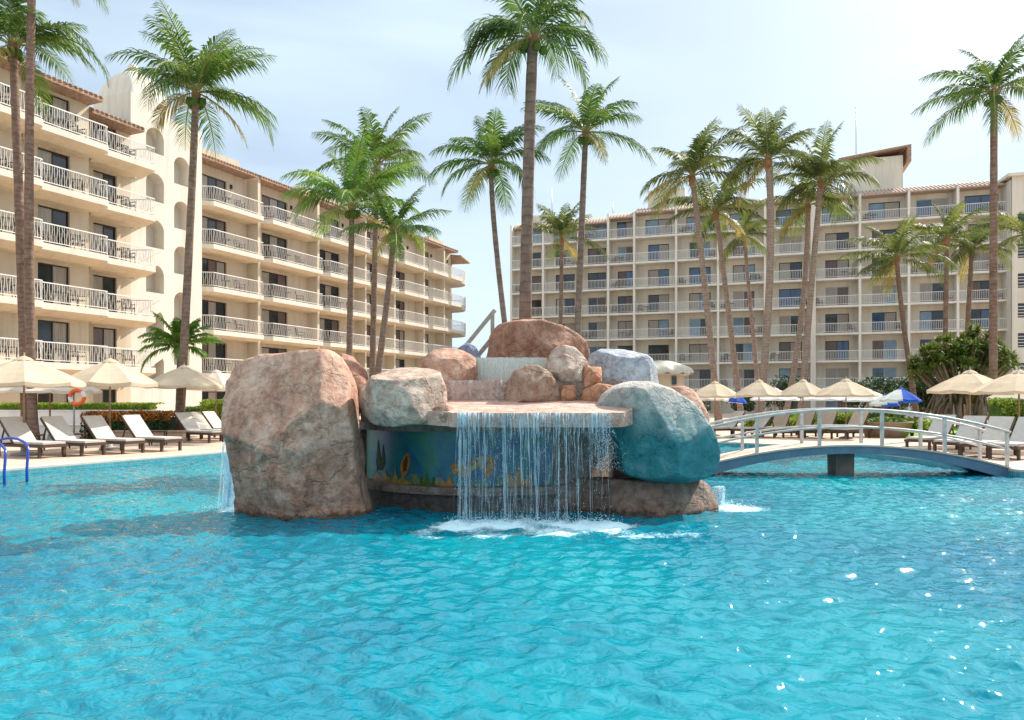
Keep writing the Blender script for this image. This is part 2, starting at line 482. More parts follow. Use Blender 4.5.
# rocks
M['rock_pink'] = rockmat('pink_brown_rock', (.30, .155, .105), (.57, .345, .25), (.80, .585, .47), waterline=True)
M['rock_red'] = rockmat('red_brown_rock', (.24, .11, .07), (.42, .22, .145), (.56, .36, .27))
M['rock_grey'] = rockmat('grey_brown_rock', (.30, .19, .145), (.54, .41, .33), (.76, .66, .58), stain=.35)
M['rock_tan'] = rockmat('tan_brown_rock', (.22, .13, .085), (.38, .25, .18), (.52, .39, .30))
M['rock_blue'] = rockmat('blue_grey_rock', (.28, .31, .36), (.42, .45, .50), (.58, .60, .63), stain=.15)
M['rock_bluedark'] = rockmat('dark_blue_rock', (.12, .15, .24), (.20, .24, .36), (.34, .38, .48), stain=.1)
M['rock_orange'] = rockmat('orange_block', (.38, .17, .09), (.52, .26, .15), (.62, .36, .22), stain=.2)
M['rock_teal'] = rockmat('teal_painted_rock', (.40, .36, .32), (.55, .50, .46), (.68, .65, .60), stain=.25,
                         paint=((.01, .14, .17), (.04, .24, .26), (.24, .37, .41)), paintz=(.42, 1.22))  # teal paint below, giving way by height to a painted-in sunlit cap
M['rock_base'] = rockmat('brown_base_rock', (.13, .085, .065), (.24, .165, .13), (.38, .28, .23), waterline=True)
M['ledge_pink'] = rockmat('pink_ledge', (.46, .28, .22), (.60, .40, .33), (.72, .54, .46), stain=.2)
M['core_dark'] = rockmat('dark_core_wall', (.06, .045, .04), (.11, .085, .075), (.18, .14, .12), stain=.2)
M['core_brown'] = rockmat('brown_beam', (.16, .11, .085), (.26, .19, .15), (.36, .28, .23), stain=.2)
M['teal_trim'] = rockmat('teal_painted_underside', (.05, .20, .18), (.12, .33, .30), (.25, .42, .38), stain=.2)

def muralmat():
    m, nt = newmat('painted_reef_mural')
    vec = coords(nt, 'Object')
    out = N(nt, 'ShaderNodeOutputMaterial'); p = N(nt, 'ShaderNodeBsdfPrincipled')
    p.inputs['Roughness'].default_value = .35
    a = noisen(nt, vec, 1.3, 4, .55, 1.2)
    c = ramp(nt, a, [(.3, (.005, .03, .13)), (.43, (.006, .11, .20)), (.52, (.01, .16, .17)), (.62, (.03, .17, .10)), (.75, (.008, .07, .15))])
    b = noisen(nt, vec, 5, 5, .6, .8)
    c = mixc(nt, .5, c, ramp(nt, b, [(.35, (.35, .5, .6)), (.6, (1, 1, 1))]), 'MULTIPLY')
    sp = N(nt, 'ShaderNodeSeparateXYZ'); L(nt, vec, sp.inputs[0])
    z = N(nt, 'ShaderNodeMapRange'); z.inputs[1].default_value = .25; z.inputs[2].default_value = .72; z.inputs[3].default_value = .30; z.inputs[4].default_value = -.15
    L(nt, sp.outputs[2], z.inputs[0])
    ad = N(nt, 'ShaderNodeMath', operation='ADD'); L(nt, z.outputs[0], ad.inputs[0]); L(nt, noisen(nt, vec, 4, 5, .6, 1.0), ad.inputs[1])
    k = N(nt, 'ShaderNodeMapRange'); k.inputs[1].default_value = .64; k.inputs[2].default_value = .76; L(nt, ad.outputs[0], k.inputs[0])
    coral = ramp(nt, noisen(nt, vec, 8, 4, .6), [(.35, (.10, .06, .04)), (.5, (.34, .19, .04)), (.6, (.10, .18, .08)), (.75, (.06, .10, .14))])
    c = mixc(nt, k.outputs[0], c, coral)
    L(nt, c, p.inputs['Base Color']); L(nt, p.outputs[0], out.inputs[0])
    return m
M['mural'] = muralmat()
M['fish_orange'] = simple('painted_orange', (.50, .22, .04), (.20, .08, .03), 14, .35)
M['fish_yellow'] = simple('painted_yellow', (.42, .30, .06), (.20, .13, .04), 14, .35)
M['fish_dark'] = simple('painted_dark_brown', (.12, .05, .02), (.05, .02, .01), 14, .35)

def grassmat():
    return simple('lawn_grass', (.20, .36, .03), (.10, .22, .02), 3, .9, bump=.6, bscale=60, bdist=.03)
M['grass'] = grassmat()

# ------------------------------------------------------------------ camera / light / sky
cam_d = bpy.data.cameras.new('camera'); cam = bpy.data.objects.new('camera', cam_d); COL.objects.link(cam)
cam.location = (0, 0, CAMZ); cam.rotation_euler = (R(90), 0, 0)
cam_d.lens = 36.0*F/1024.0; cam_d.sensor_width = 36; cam_d.shift_y = (HZ-360.0)/1024.0
cam_d.clip_end = 2000; cam_d.clip_start = .05
scene.camera = cam

SUN_AZ, SUN_EL = 52.0, 43.0      # azimuth from +Y towards +X
sd = Vector((math.sin(R(SUN_AZ))*math.cos(R(SUN_EL)), math.cos(R(SUN_AZ))*math.cos(R(SUN_EL)), math.sin(R(SUN_EL))))
sl = bpy.data.lights.new('sun', 'SUN'); sl.energy = 4.9; sl.angle = R(.5); sl.color = (1.0, .93, .82)
so = bpy.data.objects.new('sun', sl); COL.objects.link(so)
so.rotation_euler = sd.to_track_quat('Z', 'Y').to_euler(); so.location = (30, 20, 60)

w = bpy.data.worlds.new('World'); scene.world = w; w.use_nodes = True
nt = w.node_tree; nt.nodes.clear()
sky = N(nt, 'ShaderNodeTexSky', sky_type='NISHITA')
sky.sun_disc = False; sky.sun_elevation = R(SUN_EL); sky.sun_rotation = R(SUN_AZ)
sky.air_density = 1.0; sky.dust_density = 2.2; sky.ozone_density = 1.2
tc = N(nt, 'ShaderNodeTexCoord')
mp = N(nt, 'ShaderNodeMapping'); mp.inputs['Scale'].default_value = (1.2, 1.2, 4.5); L(nt, tc.outputs['Generated'], mp.inputs[0])
cn = noisen(nt, mp.outputs[0], 1.5, 5, .5, .3)
cf = N(nt, 'ShaderNodeMapRange'); cf.inputs[1].default_value = .38; cf.inputs[2].default_value = .68; cf.inputs[3].default_value = .36; cf.inputs[4].default_value = .85
sz = N(nt, 'ShaderNodeSeparateXYZ'); L(nt, tc.outputs['Generated'], sz.inputs[0])
hz_ = N(nt, 'ShaderNodeMapRange'); hz_.inputs[1].default_value = .0; hz_.inputs[2].default_value = .5; hz_.inputs[3].default_value = .34; hz_.inputs[4].default_value = .0
L(nt, sz.outputs[2], hz_.inputs[0])
cfa = N(nt, 'ShaderNodeMath', operation='ADD', use_clamp=True)
L(nt, cn, cf.inputs[0]); L(nt, cf.outputs[0], cfa.inputs[0]); L(nt, hz_.outputs[0], cfa.inputs[1])
SKYW = (5.3, 6.5, 7.5)
skc = mixc(nt, cfa.outputs[0], sky.outputs[0], SKYW)
hi = N(nt, 'ShaderNodeMapRange'); hi.inputs[1].default_value = .47; hi.inputs[2].default_value = .68; hi.inputs[3].default_value = .0; hi.inputs[4].default_value = .8  # added white veil above the view, brightens water reflections and ambient fill
L(nt, sz.outputs[2], hi.inputs[0])
hm = N(nt, 'ShaderNodeMath', operation='MULTIPLY'); L(nt, hi.outputs[0], hm.inputs[0])
cm = N(nt, 'ShaderNodeMapRange'); cm.inputs[1].default_value = .38; cm.inputs[2].default_value = .55; L(nt, cn, cm.inputs[0]); L(nt, cm.outputs[0], hm.inputs[1])
skc = mixc(nt, hm.outputs[0], skc, (12.6, 13.4, 13.6))
bg = N(nt, 'ShaderNodeBackground'); bg.inputs[1].default_value = .1
L(nt, skc, bg.inputs[0])
wo = N(nt, 'ShaderNodeOutputWorld'); L(nt, bg.outputs[0], wo.inputs[0])
scene.view_settings.view_transform = 'Standard'; scene.view_settings.look = 'None'
scene.view_settings.exposure = .64; scene.view_settings.gamma = 1
scene.render.engine = 'CYCLES'
cy = scene.cycles
cy.max_bounces = 8; cy.transparent_max_bounces = 24; cy.diffuse_bounces = 3; cy.glossy_bounces = 3
cy.caustics_reflective = False; cy.caustics_refractive = False
cy.use_denoising = True
cy.sample_clamp_indirect = 6
scene.render.resolution_x = 1024; scene.render.resolution_y = 720

# ------------------------------------------------------------------ ground + pool
POOL = [(-8.1, 20.6), (-7.6, 22.2), (-6.2, 24.0), (-2, 25.6), (4, 25.8), (7.6, 25.2), (9.5, 23.0), (10.1, 19.0), (10.45, 15.35), (11.3, 13.6),
        (12.8, 11.5), (14, 5), (14, -8), (-19, -8), (-16.8, 3), (-13.9, 9), (-10.65, 15.3)]
def ring_mesh(name, outer, inner, z, mat):
    o3 = [Vector((x, y, 0)) for x, y in outer]; i3 = [Vector((x, y, 0)) for x, y in inner]
    tris = tessellate_polygon([o3, i3])
    pts = o3+i3
    mb = MB(); mb.add([(p.x, p.y, z) for p in pts], tris)
    return mb.build(name, mat, fix=False)
def offset_poly(poly, d):
    n = len(poly); out = []
    area = sum(poly[i][0]*poly[(i+1) % n][1]-poly[(i+1) % n][0]*poly[i][1] for i in range(n))
    sg = 1 if area > 0 else -1
    for i in range(n):
        p0 = Vector(poly[i-1]); p1 = Vector(poly[i]); p2 = Vector(poly[(i+1) % n])
        a = (p1-p0).normalized(); b = (p2-p1).normalized()
        na = Vector((a.y, -a.x))*sg; nb = Vector((b.y, -b.x))*sg
        m_ = (na+nb).normalized(); k = d/max(.3, m_.dot(na))
        q = p1+m_*k; out.append((q.x, q.y))
    return out
def up_normals(o):
    bm = bmesh.new(); bm.from_mesh(o.data)
    for f in bm.faces:
        f.normal_update()
        if f.normal.z < 0: f.normal_flip()
    bm.to_mesh(o.data); bm.free()
BIG = [(-420, -200), (420, -200), (420, 600), (-420, 600)]
OUTER = offset_poly(POOL, .38)
g = ring_mesh('ground', BIG, OUTER, .15, M['paving']); up_normals(g); tag(g, 'beige paved pool deck and ground', kind='structure')
c = ring_mesh('pool_coping', OUTER, POOL, .165, M['coping']); up_normals(c)
tag(c, 'pale stone coping strip round the pool edge', kind='structure')
# coping edge lip + mosaic band + basin walls
mb = MB()
n = len(POOL)
for i in range(n):
    a = POOL[i]; b = POOL[(i+1) % n]
    mb.quad((a[0], a[1], .165), (b[0], b[1], .165), (b[0], b[1], .12), (a[0], a[1], .12), 1)
    mb.quad((a[0], a[1], .12), (b[0], b[1], .12), (b[0], b[1], -.2), (a[0], a[1], -.2), 0)
    mb.quad((a[0], a[1], -.2), (b[0], b[1], -.2), (b[0], b[1], -1.1), (a[0], a[1], -1.1), 2)
pw = mb.build('pool_basin_wall', [M['mosaic'], M['coping'], M['poolfloor']]); tag(pw, 'teal mosaic band along the pool edge', kind='structure')
mb = MB(); mb.add([(-20, -9, -1.1), (15, -9, -1.1), (15, 27, -1.1), (-20, 27, -1.1)], [(0, 1, 2, 3)])
tag(mb.build('pool_floor', M['poolfloor']), 'pale turquoise pool floor', kind='structure')

# water surface with real waves
def build_water():
    x0, x1, y0, y1 = -17.5, 13.6, 2.2, 25.95
    nx = int((x1-x0)/.034)+1; ny = 640
    xs = np.linspace(x0, x1, nx); ys = y0+(y1-y0)*np.linspace(0, 1, ny)**1.35
    X, Y = np.meshgrid(xs, ys)
    rs = np.random.RandomState(5)
    Z = np.zeros_like(X)
    Xw = X+.12*np.sin(Y*1.3+.7)+.07*np.sin(X*2.1+Y*1.7)
    Yw = Y+.12*np.sin(X*1.1+2)+.07*np.sin(Y*2.4-X*1.2)
    nW = 72
    for i in range(nW):
        long_ = i % 5 == 0
        lam = math.exp(rs.uniform(math.log(.9), math.log(2.4))) if long_ else math.exp(rs.uniform(math.log(.13), math.log(.40)))
        th = rs.normal(math.pi/2, .8)
        k = 2*math.pi/lam
        amp = (.05 if long_ else .38)*math.sqrt(2/nW)/k
        ph = rs.uniform(0, 6.28)
        arg = k*(Xw*math.cos(th)+Yw*math.sin(th))+ph
        mod = .6+.55*np.sin(.35*(X*math.cos(th*3+i)+Y*math.sin(th*3+i))+ph)
        Z += amp*mod*np.sin(arg)
    # choppy rings where the waterfall lands
    cx, cy_ = .25, 9.55
    dx = np.maximum(np.abs(X-cx)-.95, 0); d = np.sqrt(dx**2+(Y-cy_)**2)
    Z += .020*np.exp(-d/1.0)*np.sin(d*15)+.010*np.exp(-d/1.1)*np.sin(X*17+Y*9)*np.sin(Y*21-X*6)+.012*np.exp(-d/.35)*(rs.rand(*X.shape)-.5)*2
    for (qx, qy) in ((-4.05, 10.9), (3.15, 11.0)):
        d2 = np.sqrt((X-qx)**2+(Y-qy)**2)
        Z += .014*np.exp(-d2/.9)*np.sin(d2*12)
    dx2 = np.maximum(np.abs(X-.5)-1.5, 0)
    foam = 1.05*np.exp(-(d/.40)**2)+.54*np.exp(-(np.sqrt(dx2**2+((Y-8.8)*1.0)**2)/.45)**2)
    foam *= .85+.3*np.sin(X*5.3+1.2*np.sin(Y*4))*np.sin(Y*7.1+X*2.2)
    for (qx, qy, r_, a_) in ((-4.05, 10.8, .35, .8), (3.15, 11.0, .4, .75), (3.6, 10.9, .45, .45)):
        foam += a_*np.exp(-((X-qx)**2+(Y-qy)**2)/r_**2)
    me = bpy.data.meshes.new('water')
    V = np.stack([X, Y, Z], -1).reshape(-1, 3).astype(np.float32)
    idx = np.arange(nx*ny).reshape(ny, nx)
    F4 = np.stack([idx[:-1, :-1], idx[:-1, 1:], idx[1:, 1:], idx[1:, :-1]], -1).reshape(-1, 4)
    nf = len(F4)
    me.vertices.add(len(V)); me.vertices.foreach_set('co', V.ravel())
    me.loops.add(nf*4); me.loops.foreach_set('vertex_index', F4.ravel().astype(np.int32))
    me.polygons.add(nf); me.polygons.foreach_set('loop_start', (np.arange(nf)*4).astype(np.int32))
    me.polygons.foreach_set('use_smooth', np.ones(nf, bool))
    me.update(); me.validate()
    a = me.attributes.new('foam', 'FLOAT', 'POINT'); a.data.foreach_set('value', foam.ravel().astype(np.float32))
    me.materials.append(M['water'])
    o = bpy.data.objects.new('water', me); COL.objects.link(o)
    tag(o, 'rippling turquoise pool water with foam under the waterfall', kind='structure')
build_water()

# ------------------------------------------------------------------ boulders
def densify(poly, k):
    out = []
    n = len(poly)
    for i in range(n):
        a = Vector(poly[i]); b = Vector(poly[(i+1) % n])
        for j in range(k): out.append(a.lerp(b, j/k))
    return out
def boulder(name, outline, Y, depth, mat, parent, planes=(), amp=.05, freq=1.6, e=.75, seed=0, nu=84, nv=44, center=None, smooth_it=2, yshift=None, label=None, shrink=.975, facets=12):
    pts = densify([(gx(x, Y), CAMZ-(y-HZ)/F*Y) for x, y in outline], 6)
    if center: cx, cz = gx(center[0], Y), CAMZ-(center[1]-HZ)/F*Y
    else:
        cx = (min(p.x for p in pts)+max(p.x for p in pts))/2; cz = (min(p.y for p in pts)+max(p.y for p in pts))/2
    # radius table by angle
    K = 180; tab = []
    ang = sorted((math.atan2(p.y-cz, p.x-cx) % (2*math.pi), math.hypot(p.x-cx, p.y-cz)) for p in pts)
    ang = [(ang[-1][0]-2*math.pi, ang[-1][1])]+ang+[(ang[0][0]+2*math.pi, ang[0][1])]
    j = 0
    for i in range(K):
        a = 2*math.pi*i/K
        while ang[j+1][0] < a: j += 1
        a0, r0 = ang[j]; a1, r1 = ang[j+1]
        tab.append(r0+(r1-r0)*((a-a0)/max(1e-6, a1-a0)))
    for _ in range(smooth_it):
        tab = [(tab[i-1]+2*tab[i]+tab[(i+1) % K])/4 for i in range(K)]
    tab = [t_*shrink for t_ in tab]
    def rad(a):
        f = (a % (2*math.pi))/(2*math.pi)*K; i = int(f) % K; t = f-int(f)
        return tab[i]*(1-t)+tab[(i+1) % K]*t
    size = max(max(tab), depth)
    vs = []; fs = []
    off = Vector((seed*13.7, seed*7.3, seed*3.1))
    pl = [(Vector(nv_).normalized(), d) for nv_, d in planes]
    rf = random.Random(seed*17+3)
    for _ in range(facets):
        v_ = Vector((rf.uniform(-1, 1), rf.uniform(-1.2, -.35), rf.uniform(-.6, 1))).normalized()
        pl.append((v_, rf.uniform(.58, .80)))
    for i in range(nv+1):
        th = math.pi*i/nv      # 0 = front pole (towards camera), pi = back
        st, ct = math.sin(th), math.cos(th)
        ip = math.copysign(abs(st)**e, st); dp = math.copysign(abs(ct)**e, ct)
        for j in range(nu):
            a = 2*math.pi*j/nu
            r = rad(a)
            p = Vector((math.cos(a)*r*ip, -dp*depth, math.sin(a)*r*ip))
            q = Vector((p.x/max(tab), p.y/depth, p.z/max(tab)))
            for nn, d in pl:
                dd = q.dot(nn)-d
                if dd > 0: q = q-nn*dd*.97
            p = Vector((q.x*max(tab), q.y*depth, q.z*max(tab)))
            w_ = p*freq/1.0+off
            nz = noise.fractal(w_, .9, 2.0, 5)
            rg = noise.ridged_multi_fractal(w_*.7, 1.0, 2.0, 4, 1.0, 2.0)
            dirn = p.normalized() if p.length > 1e-5 else Vector((0, -1, 0))
            edge = 1.0-.55*abs(ip)**3       # keep the silhouette close to the traced outline
            p += dirn*(nz*amp*1.5*edge+(rg-1.2)*amp*.6*edge)
            vs.append(p)
    for i in range(nv):
        for j in range(nu):
            a = i*nu+j; b = i*nu+(j+1) % nu
            fs.append((a, a+nu, b+nu, b))
    m_ = MB(); m_.add(vs, fs, 0, True)
    o = m_.build(name, mat, parent, fix=True)
    bmm = bmesh.new(); bmm.from_mesh(o.data); bmesh.ops.remove_doubles(bmm, verts=bmm.verts, dist=1e-4)
    bmesh.ops.recalc_face_normals(bmm, faces=bmm.faces); bmm.to_mesh(o.data); bmm.free()
    pl_ = parent.location if parent is not None else Vector((0, 0, 0))
    o.location = Vector((cx, Y if yshift is None else yshift, cz))-pl_
    if label: o['label'] = label
    return o

FR = empty('rock_fountain', (0, 10.9, 0))
tag(FR, 'tiered pool fountain of painted boulders with mural wall and waterfall', 'fountain')
def fb(mb, name, mat, label=None, fix=True):
    """mesh given in world coordinates becomes a part of the fountain"""
    mb.v = [(v[0], v[1]-10.9, v[2]) for v in mb.v]
    o = mb.build(name, mat, FR, fix=fix)
    if label: o['label'] = label
    return o

boulder('boulder', [(250,560),(229,528),(228,517),(233,500),(236,480),(231,450),(226,425),(223,400),(225,375),(231,360),(250,354),(275,351),(300,348),(322,346),(334,350),(346,362),(354,380),(355,402),(358,430),(362,465),(367,500),(374,520),(370,530),(350,560)],
        10.35, .85, M['rock_pink'], FR, planes=[((.62,-.5,.6),.72),((-.3,-.8,.5),.86),((-.75,-.7,0),.98),((.75,-.7,-.1),.95),((0,-.3,1),1.0)], amp=.06, freq=1.5, e=.6, seed=1, nu=150, nv=90, center=(300,450), label='tallest boulder, pinkish brown, standing left of the mural')
boulder('boulder', [(325,352),(340,350),(352,354),(364,370),(371,392),(366,410),(345,425),(325,420),(318,380)], 11.0, .5, M['rock_red'], FR, planes=[((.5,-.5,.6),.7)], seed=2, label='reddish boulder wedged behind the tallest one')
boulder('boulder', [(352,404),(355,388),(370,374),(393,363),(428,363),(440,369),(447,388),(448,402),(441,416),(424,425),(398,427),(372,425),(356,417)], 10.15, .62, M['rock_grey'], FR, planes=[((.0,-.25,1),.42),((.1,-.9,.5),.62),((.7,-.6,.4),.8),((0,-1,-.3),.8)], amp=.035, seed=3, e=.6, nu=120, nv=70, label='flat-topped grey boulder on the ledge over the mural')
boulder('boulder', [(430,414),(435,405),(450,404),(458,411),(455,425),(434,425)], 9.95, .2, M['rock_tan'], FR, amp=.02, seed=4, nu=50, nv=26, label='small brown rock at the left end of the waterfall lip')
boulder('boulder', [(420,362),(430,350),(443,346),(462,349),(476,357),(478,372),(476,392),(430,392),(420,378)], 11.35, .42, M['rock_pink'], FR, planes=[((0,-.4,1),.45),((.15,-1,.1),.6),((-.5,-.7,.2),.6)], amp=.02, e=.5, seed=5, nu=80, nv=44, label='blocky pink boulder left of the upper spillway')
boulder('boulder', [(455,362),(458,348),(467,342),(476,346),(483,362)], 12.0, .25, M['rock_bluedark'], FR, amp=.02, seed=6, nu=50, nv=26, label='small dark blue boulder behind the upper spillway')
boulder('boulder', [(504,405),(506,385),(513,372),(525,365),(538,364),(551,371),(559,385),(562,405)], 10.95, .38, M['rock_tan'], FR, planes=[((.5,-.6,.6),.7),((-.5,-.8,.3),.75)], amp=.035, seed=7, nu=90, nv=50, label='rounded brown boulder standing on the pink ledge')
boulder('boulder', [(484,366),(487,338),(497,325),(512,320),(545,320),(564,325),(582,337),(596,352),(594,366)], 12.2, .75, M['rock_red'], FR, planes=[((0,-.9,.5),.75),((.5,-.7,.3),.8)], amp=.05, seed=8, nu=120, nv=60, label='topmost red-brown boulder under the tall palm')
boulder('boulder', [(543,402),(545,365),(551,350),(562,344),(575,346),(588,360),(594,380),(592,402)], 11.3, .4, M['rock_grey'], FR, planes=[((-.3,-.8,.5),.8)], amp=.04, seed=9, nu=80, nv=44, label='upright grey-brown boulder right of the upper spillway')
boulder('boulder', [(583,388),(583,366),(602,367),(602,386)], 11.05, .18, M['rock_orange'], FR, amp=.01, e=.35, seed=10, nu=50, nv=26, smooth_it=0, label='orange square-cut block between two boulders')
boulder('boulder', [(557,402),(558,385),(576,385),(577,402)], 11.0, .18, M['rock_orange'], FR, amp=.01, e=.35, seed=11, nu=50, nv=26, smooth_it=0, label='orange square-cut block at the back of the ledge')
boulder('boulder', [(578,404),(583,389),(598,383),(618,386),(628,404)], 10.95, .3, M['rock_orange'], FR, amp=.03, seed=12, nu=60, nv=30, label='low orange-brown boulder beside the teal one')
boulder('boulder', [(586,372),(589,353),(600,347),(626,348),(648,355),(659,366),(662,390),(620,396),(595,390)], 11.7, .6, M['rock_blue'], FR, planes=[((0,-.35,1),.5),((-.2,-1,.1),.75),((.8,-.5,.2),.8)], amp=.03, seed=13, e=.6, nu=90, nv=50, label='flat blue-grey boulder at the back right')
boulder('boulder', [(592,408),(600,394),(612,384),(628,380),(648,380),(668,386),(690,401),(708,425),(717,448),(716,464),(706,478),(684,483),(645,482),(620,474),(612,440)], 10.65, .92, M['rock_teal'], FR, planes=[((-.35,-.9,-.2),.88)], facets=4, amp=.028, freq=1.2, e=.8, seed=14, nu=150, nv=90, center=(660,435), label='huge teal painted boulder with sunlit whitish top put in its colour')
boulder('boulder', [(660,396),(668,386),(682,384),(696,390),(706,402),(711,420),(700,440),(670,430)], 11.5, .5, M['rock_pink'], FR, amp=.03, seed=15, nu=80, nv=44, label='pinkish boulder behind the teal one')
boulder('boulder', [(580,560),(552,530),(552,490),(580,478),(640,477),(690,477),(706,480),(716,492),(722,510),(716,522),(690,560)], 10.75, .85, M['rock_base'], FR, planes=[((-.1,-1,0),.9),((.6,-.6,.5),.8)], amp=.04, e=.55, seed=16, nu=130, nv=70, center=(640,520), label='low brown boulder at the waterline under the teal one')

# core drum, mural, ledges
CX, CY = -.35, 12.5
def arc_band(mb, r_in, r_out, z0, z1, a0, a1, n=48, ax=2.1, by=1.85, mi=0):
    vs = []
    for i in range(n+1):
        a = a0+(a1-a0)*i/n
        for (r, z) in ((r_in, z0), (r_out, z0), (r_out, z1), (r_in, z1)):
            vs.append((CX+(ax+r)*math.cos(a), CY+(by+r)*math.sin(a), z))
    fs = []
    for i in range(n):
        for k in range(4):
            a = i*4+k; b = i*4+(k+1) % 4
            fs.append((a, b, b+4, a+4))
    mb.add(vs, fs, mi, False)
A0, A1 = R(180), R(360)
mb = MB(); arc_band(mb, -.6, .0, -.9, 1.4, A0, A1); fb(mb, 'core_wall', M['core_dark'])
mb = MB(); arc_band(mb, .004, .025, .36, 1.14, R(297), R(336), 30); fb(mb, 'wall_facing', M['core_brown'])
mb = MB(); arc_band(mb, .004, .03, .36, 1.14, R(203), R(296.5), 60)
mural = fb(mb, 'mural', M['mural'], 'blue reef scene painted on the curved wall')
mb = MB(); arc_band(mb, .004, .16, .24, .35, A0, A1); fb(mb, 'ledge', M['core_brown'])
mb = MB(); arc_band(mb, .004, .10, -.9, .235, A0, A1); fb(mb, 'plinth', M['core_dark'])
mb = MB(); arc_band(mb, .004, .20, 1.145, 1.27, A0, A1); fb(mb, 'beam', M['core_brown'])
mb = MB(); mb.box(-2.55, 1.95, 11.95, 13.35, -1.05, 1.27); fb(mb, 'back_wall', M['core_dark'])
# painted fish and corals on the mural (thin relief)
def on_wall(px, py, lift=.034):
    # intersect the pixel's ray with the mural ellipse, return point & tangent angle
    k = (px-512)/F; a_, b_ = 2.1+lift, 1.85+lift
    # (k Y - CX)^2/a^2 + (Y-CY)^2/b^2 = 1
    A = k*k/a_**2+1/b_**2; B = -2*k*CX/a_**2-2*CY/b_**2; C = CX**2/a_**2+CY**2/b_**2-1
    Yv = (-B-math.sqrt(max(0, B*B-4*A*C)))/(2*A)
    return at(px, py, Yv)
def wall_poly(poly, name, mat, lift=.034):
    m_ = MB()
    front = [on_wall(x, y, lift+.004) for x, y in poly]; back = [on_wall(x, y, lift-.003) for x, y in poly]
    n_ = len(poly)
    m_.add(front+back, [tuple(range(n_))]+[(i, i+n_, (i+1) % n_+n_, (i+1) % n_) for i in range(n_)])
    m_.v = [(v[0], v[1]-10.9, v[2]) for v in m_.v]
    o = m_.build(name, mat, mural); return o
wall_poly([(401,475),(400,466),(404,456),(409,452),(410,462),(408,472),(403,478)], 'painted_fish', M['fish_orange'])
wall_poly([(403,472),(403,462),(407,455),(408,461),(406,470)], 'painted_fish', M['fish_dark'], .040)
wall_poly([(453,474),(450,466),(455,462),(462,466),(468,462),(476,458),(490,455),(496,462),(492,474),(486,480),(483,468),(474,468),(468,478),(462,477)], 'painted_fish', M['fish_orange'])
wall_poly([(455,471),(455,467),(464,470),(474,464),(484,460),(480,466),(470,472),(461,474)], 'painted_fish', M['fish_yellow'], .040)
wall_poly([(384,487),(388,475),(392,482),(395,468),(398,480),(404,476),(405,487)], 'painted_coral', M['fish_yellow'])
wall_poly([(418,489),(421,474),(424,483),(427,470),(430,484),(434,476),(435,490)], 'painted_coral', M['leaf_green'])
wall_poly([(438,490),(442,478),(446,484),(449,474),(453,483),(455,491)], 'painted_coral', M['fish_orange'])
wall_poly([(376,462),(378,440),(381,462),(383,444),(385,463),(382,470),(377,470)], 'painted_weed', M['leaf_dark'])
wall_poly([(505,492),(508,470),(514,480),(519,464),(524,482),(530,474),(532,492)], 'painted_coral', M['fish_orange'])
wall_poly([(372,484),(376,470),(381,476),(386,470),(388,485)], 'painted_coral', M['fish_orange'])
wall_poly([(399,489),(404,479),(411,483),(414,490)], 'painted_coral', M['fish_yellow'], .038)

# spill ledge (slab, sloping to the lip)
def slab(poly, zt, th, name, mats, label=None, under=1):
    n_ = len(poly); m_ = MB()
    top = [Vector((x, y, zt(x, y))) for x, y in poly]; bot = [Vector((x, y, zt(x, y)-th)) for x, y in poly]
    m_.add(top, [tuple(range(n_))], 0); m_.add(bot, [tuple(reversed(range(n_)))], under)
    for i in range(n_):
        j = (i+1) % n_
        m_.add([top[i], bot[i], bot[j], top[j]], [(0, 1, 2, 3)], 0)
    return fb(m_, name, mats, label)
lipz = lambda x, y: 1.43+max(0, min(1, (y-9.7)/1.25))*.17
edge = [(-.86, 9.80)]
for i in range(24):
    t = i/23; edge.append((-.78+2.25*t, 9.71+.012*math.sin(i*1.7)+.02*math.sin(i*.6)))
poly = [(-1.9, 11.0), (-1.75, 10.2), (-1.3, 9.95)]+edge+[(1.62, 9.95), (1.75, 11.0)]
# split in front (sloping) part only; the rear is flat and hidden below the next tier
slab(poly, lipz, .19, 'spill_ledge', [M['ledge_pink'], M['teal_trim']], 'pink stone ledge the waterfall pours from')
mb = MB(); mb.box(-2.25, 1.65, 11.004, 13.4, 1.28, 1.88); fb(mb, 'tier', M['core_brown'])
mb = MB(); mb.box(-1.15, .95, 11.65, 13.3, 1.884, 2.26); fb(mb, 'tier', M['ledge_pink'])
mb = MB(); mb.box(-1.05, 0.0, 10.98, 11.0, 1.60, 1.885); mb.box(-1.05, .3, 10.99, 11.6, 1.884, 1.895); fb(mb, 'spillway', M['ledge_pink'], 'pink lower spillway face')
mb = MB(); mb.box(-.68, .55, 11.60, 11.645, 1.895, 2.262); fb(mb, 'spillway', M['creamwhite'], 'whitish upper spillway face')

# falling water on the two spillways
def sheet(x0, x1, y, z0, z1, n, mb, bulge=.03):
    vs = []; rows = 8
    for r in range(rows+1):
        t = r/rows
        for i in range(n+1):
            x = x0+(x1-x0)*i/n
            vs.append((x, y-bulge*math.sin(t*1.57)-.012*math.sin(i*1.9)-.008*math.sin(i*.7+2), z1+(z0-z1)*t))
    fs = [(r*(n+1)+i, r*(n+1)+i+1, (r+1)*(n+1)+i+1, (r+1)*(n+1)+i) for r in range(rows) for i in range(n)]
    mb.add(vs, fs, 0, True)
mb = MB(); sheet(-1.03, -.04, 10.965, 1.605, 1.90, 60, mb, .02)
tag(mb.build('spillway_water', M['fall_thin']), 'thin white trickle over the pink lower spillway', 'water sheet')
mb = MB(); sheet(-.66, .5, 11.585, 1.90, 2.275, 70, mb, .025)
tag(mb.build('spillway_water', M['fall_sheet']), 'milky sheet of water over the top spillway', 'water sheet')

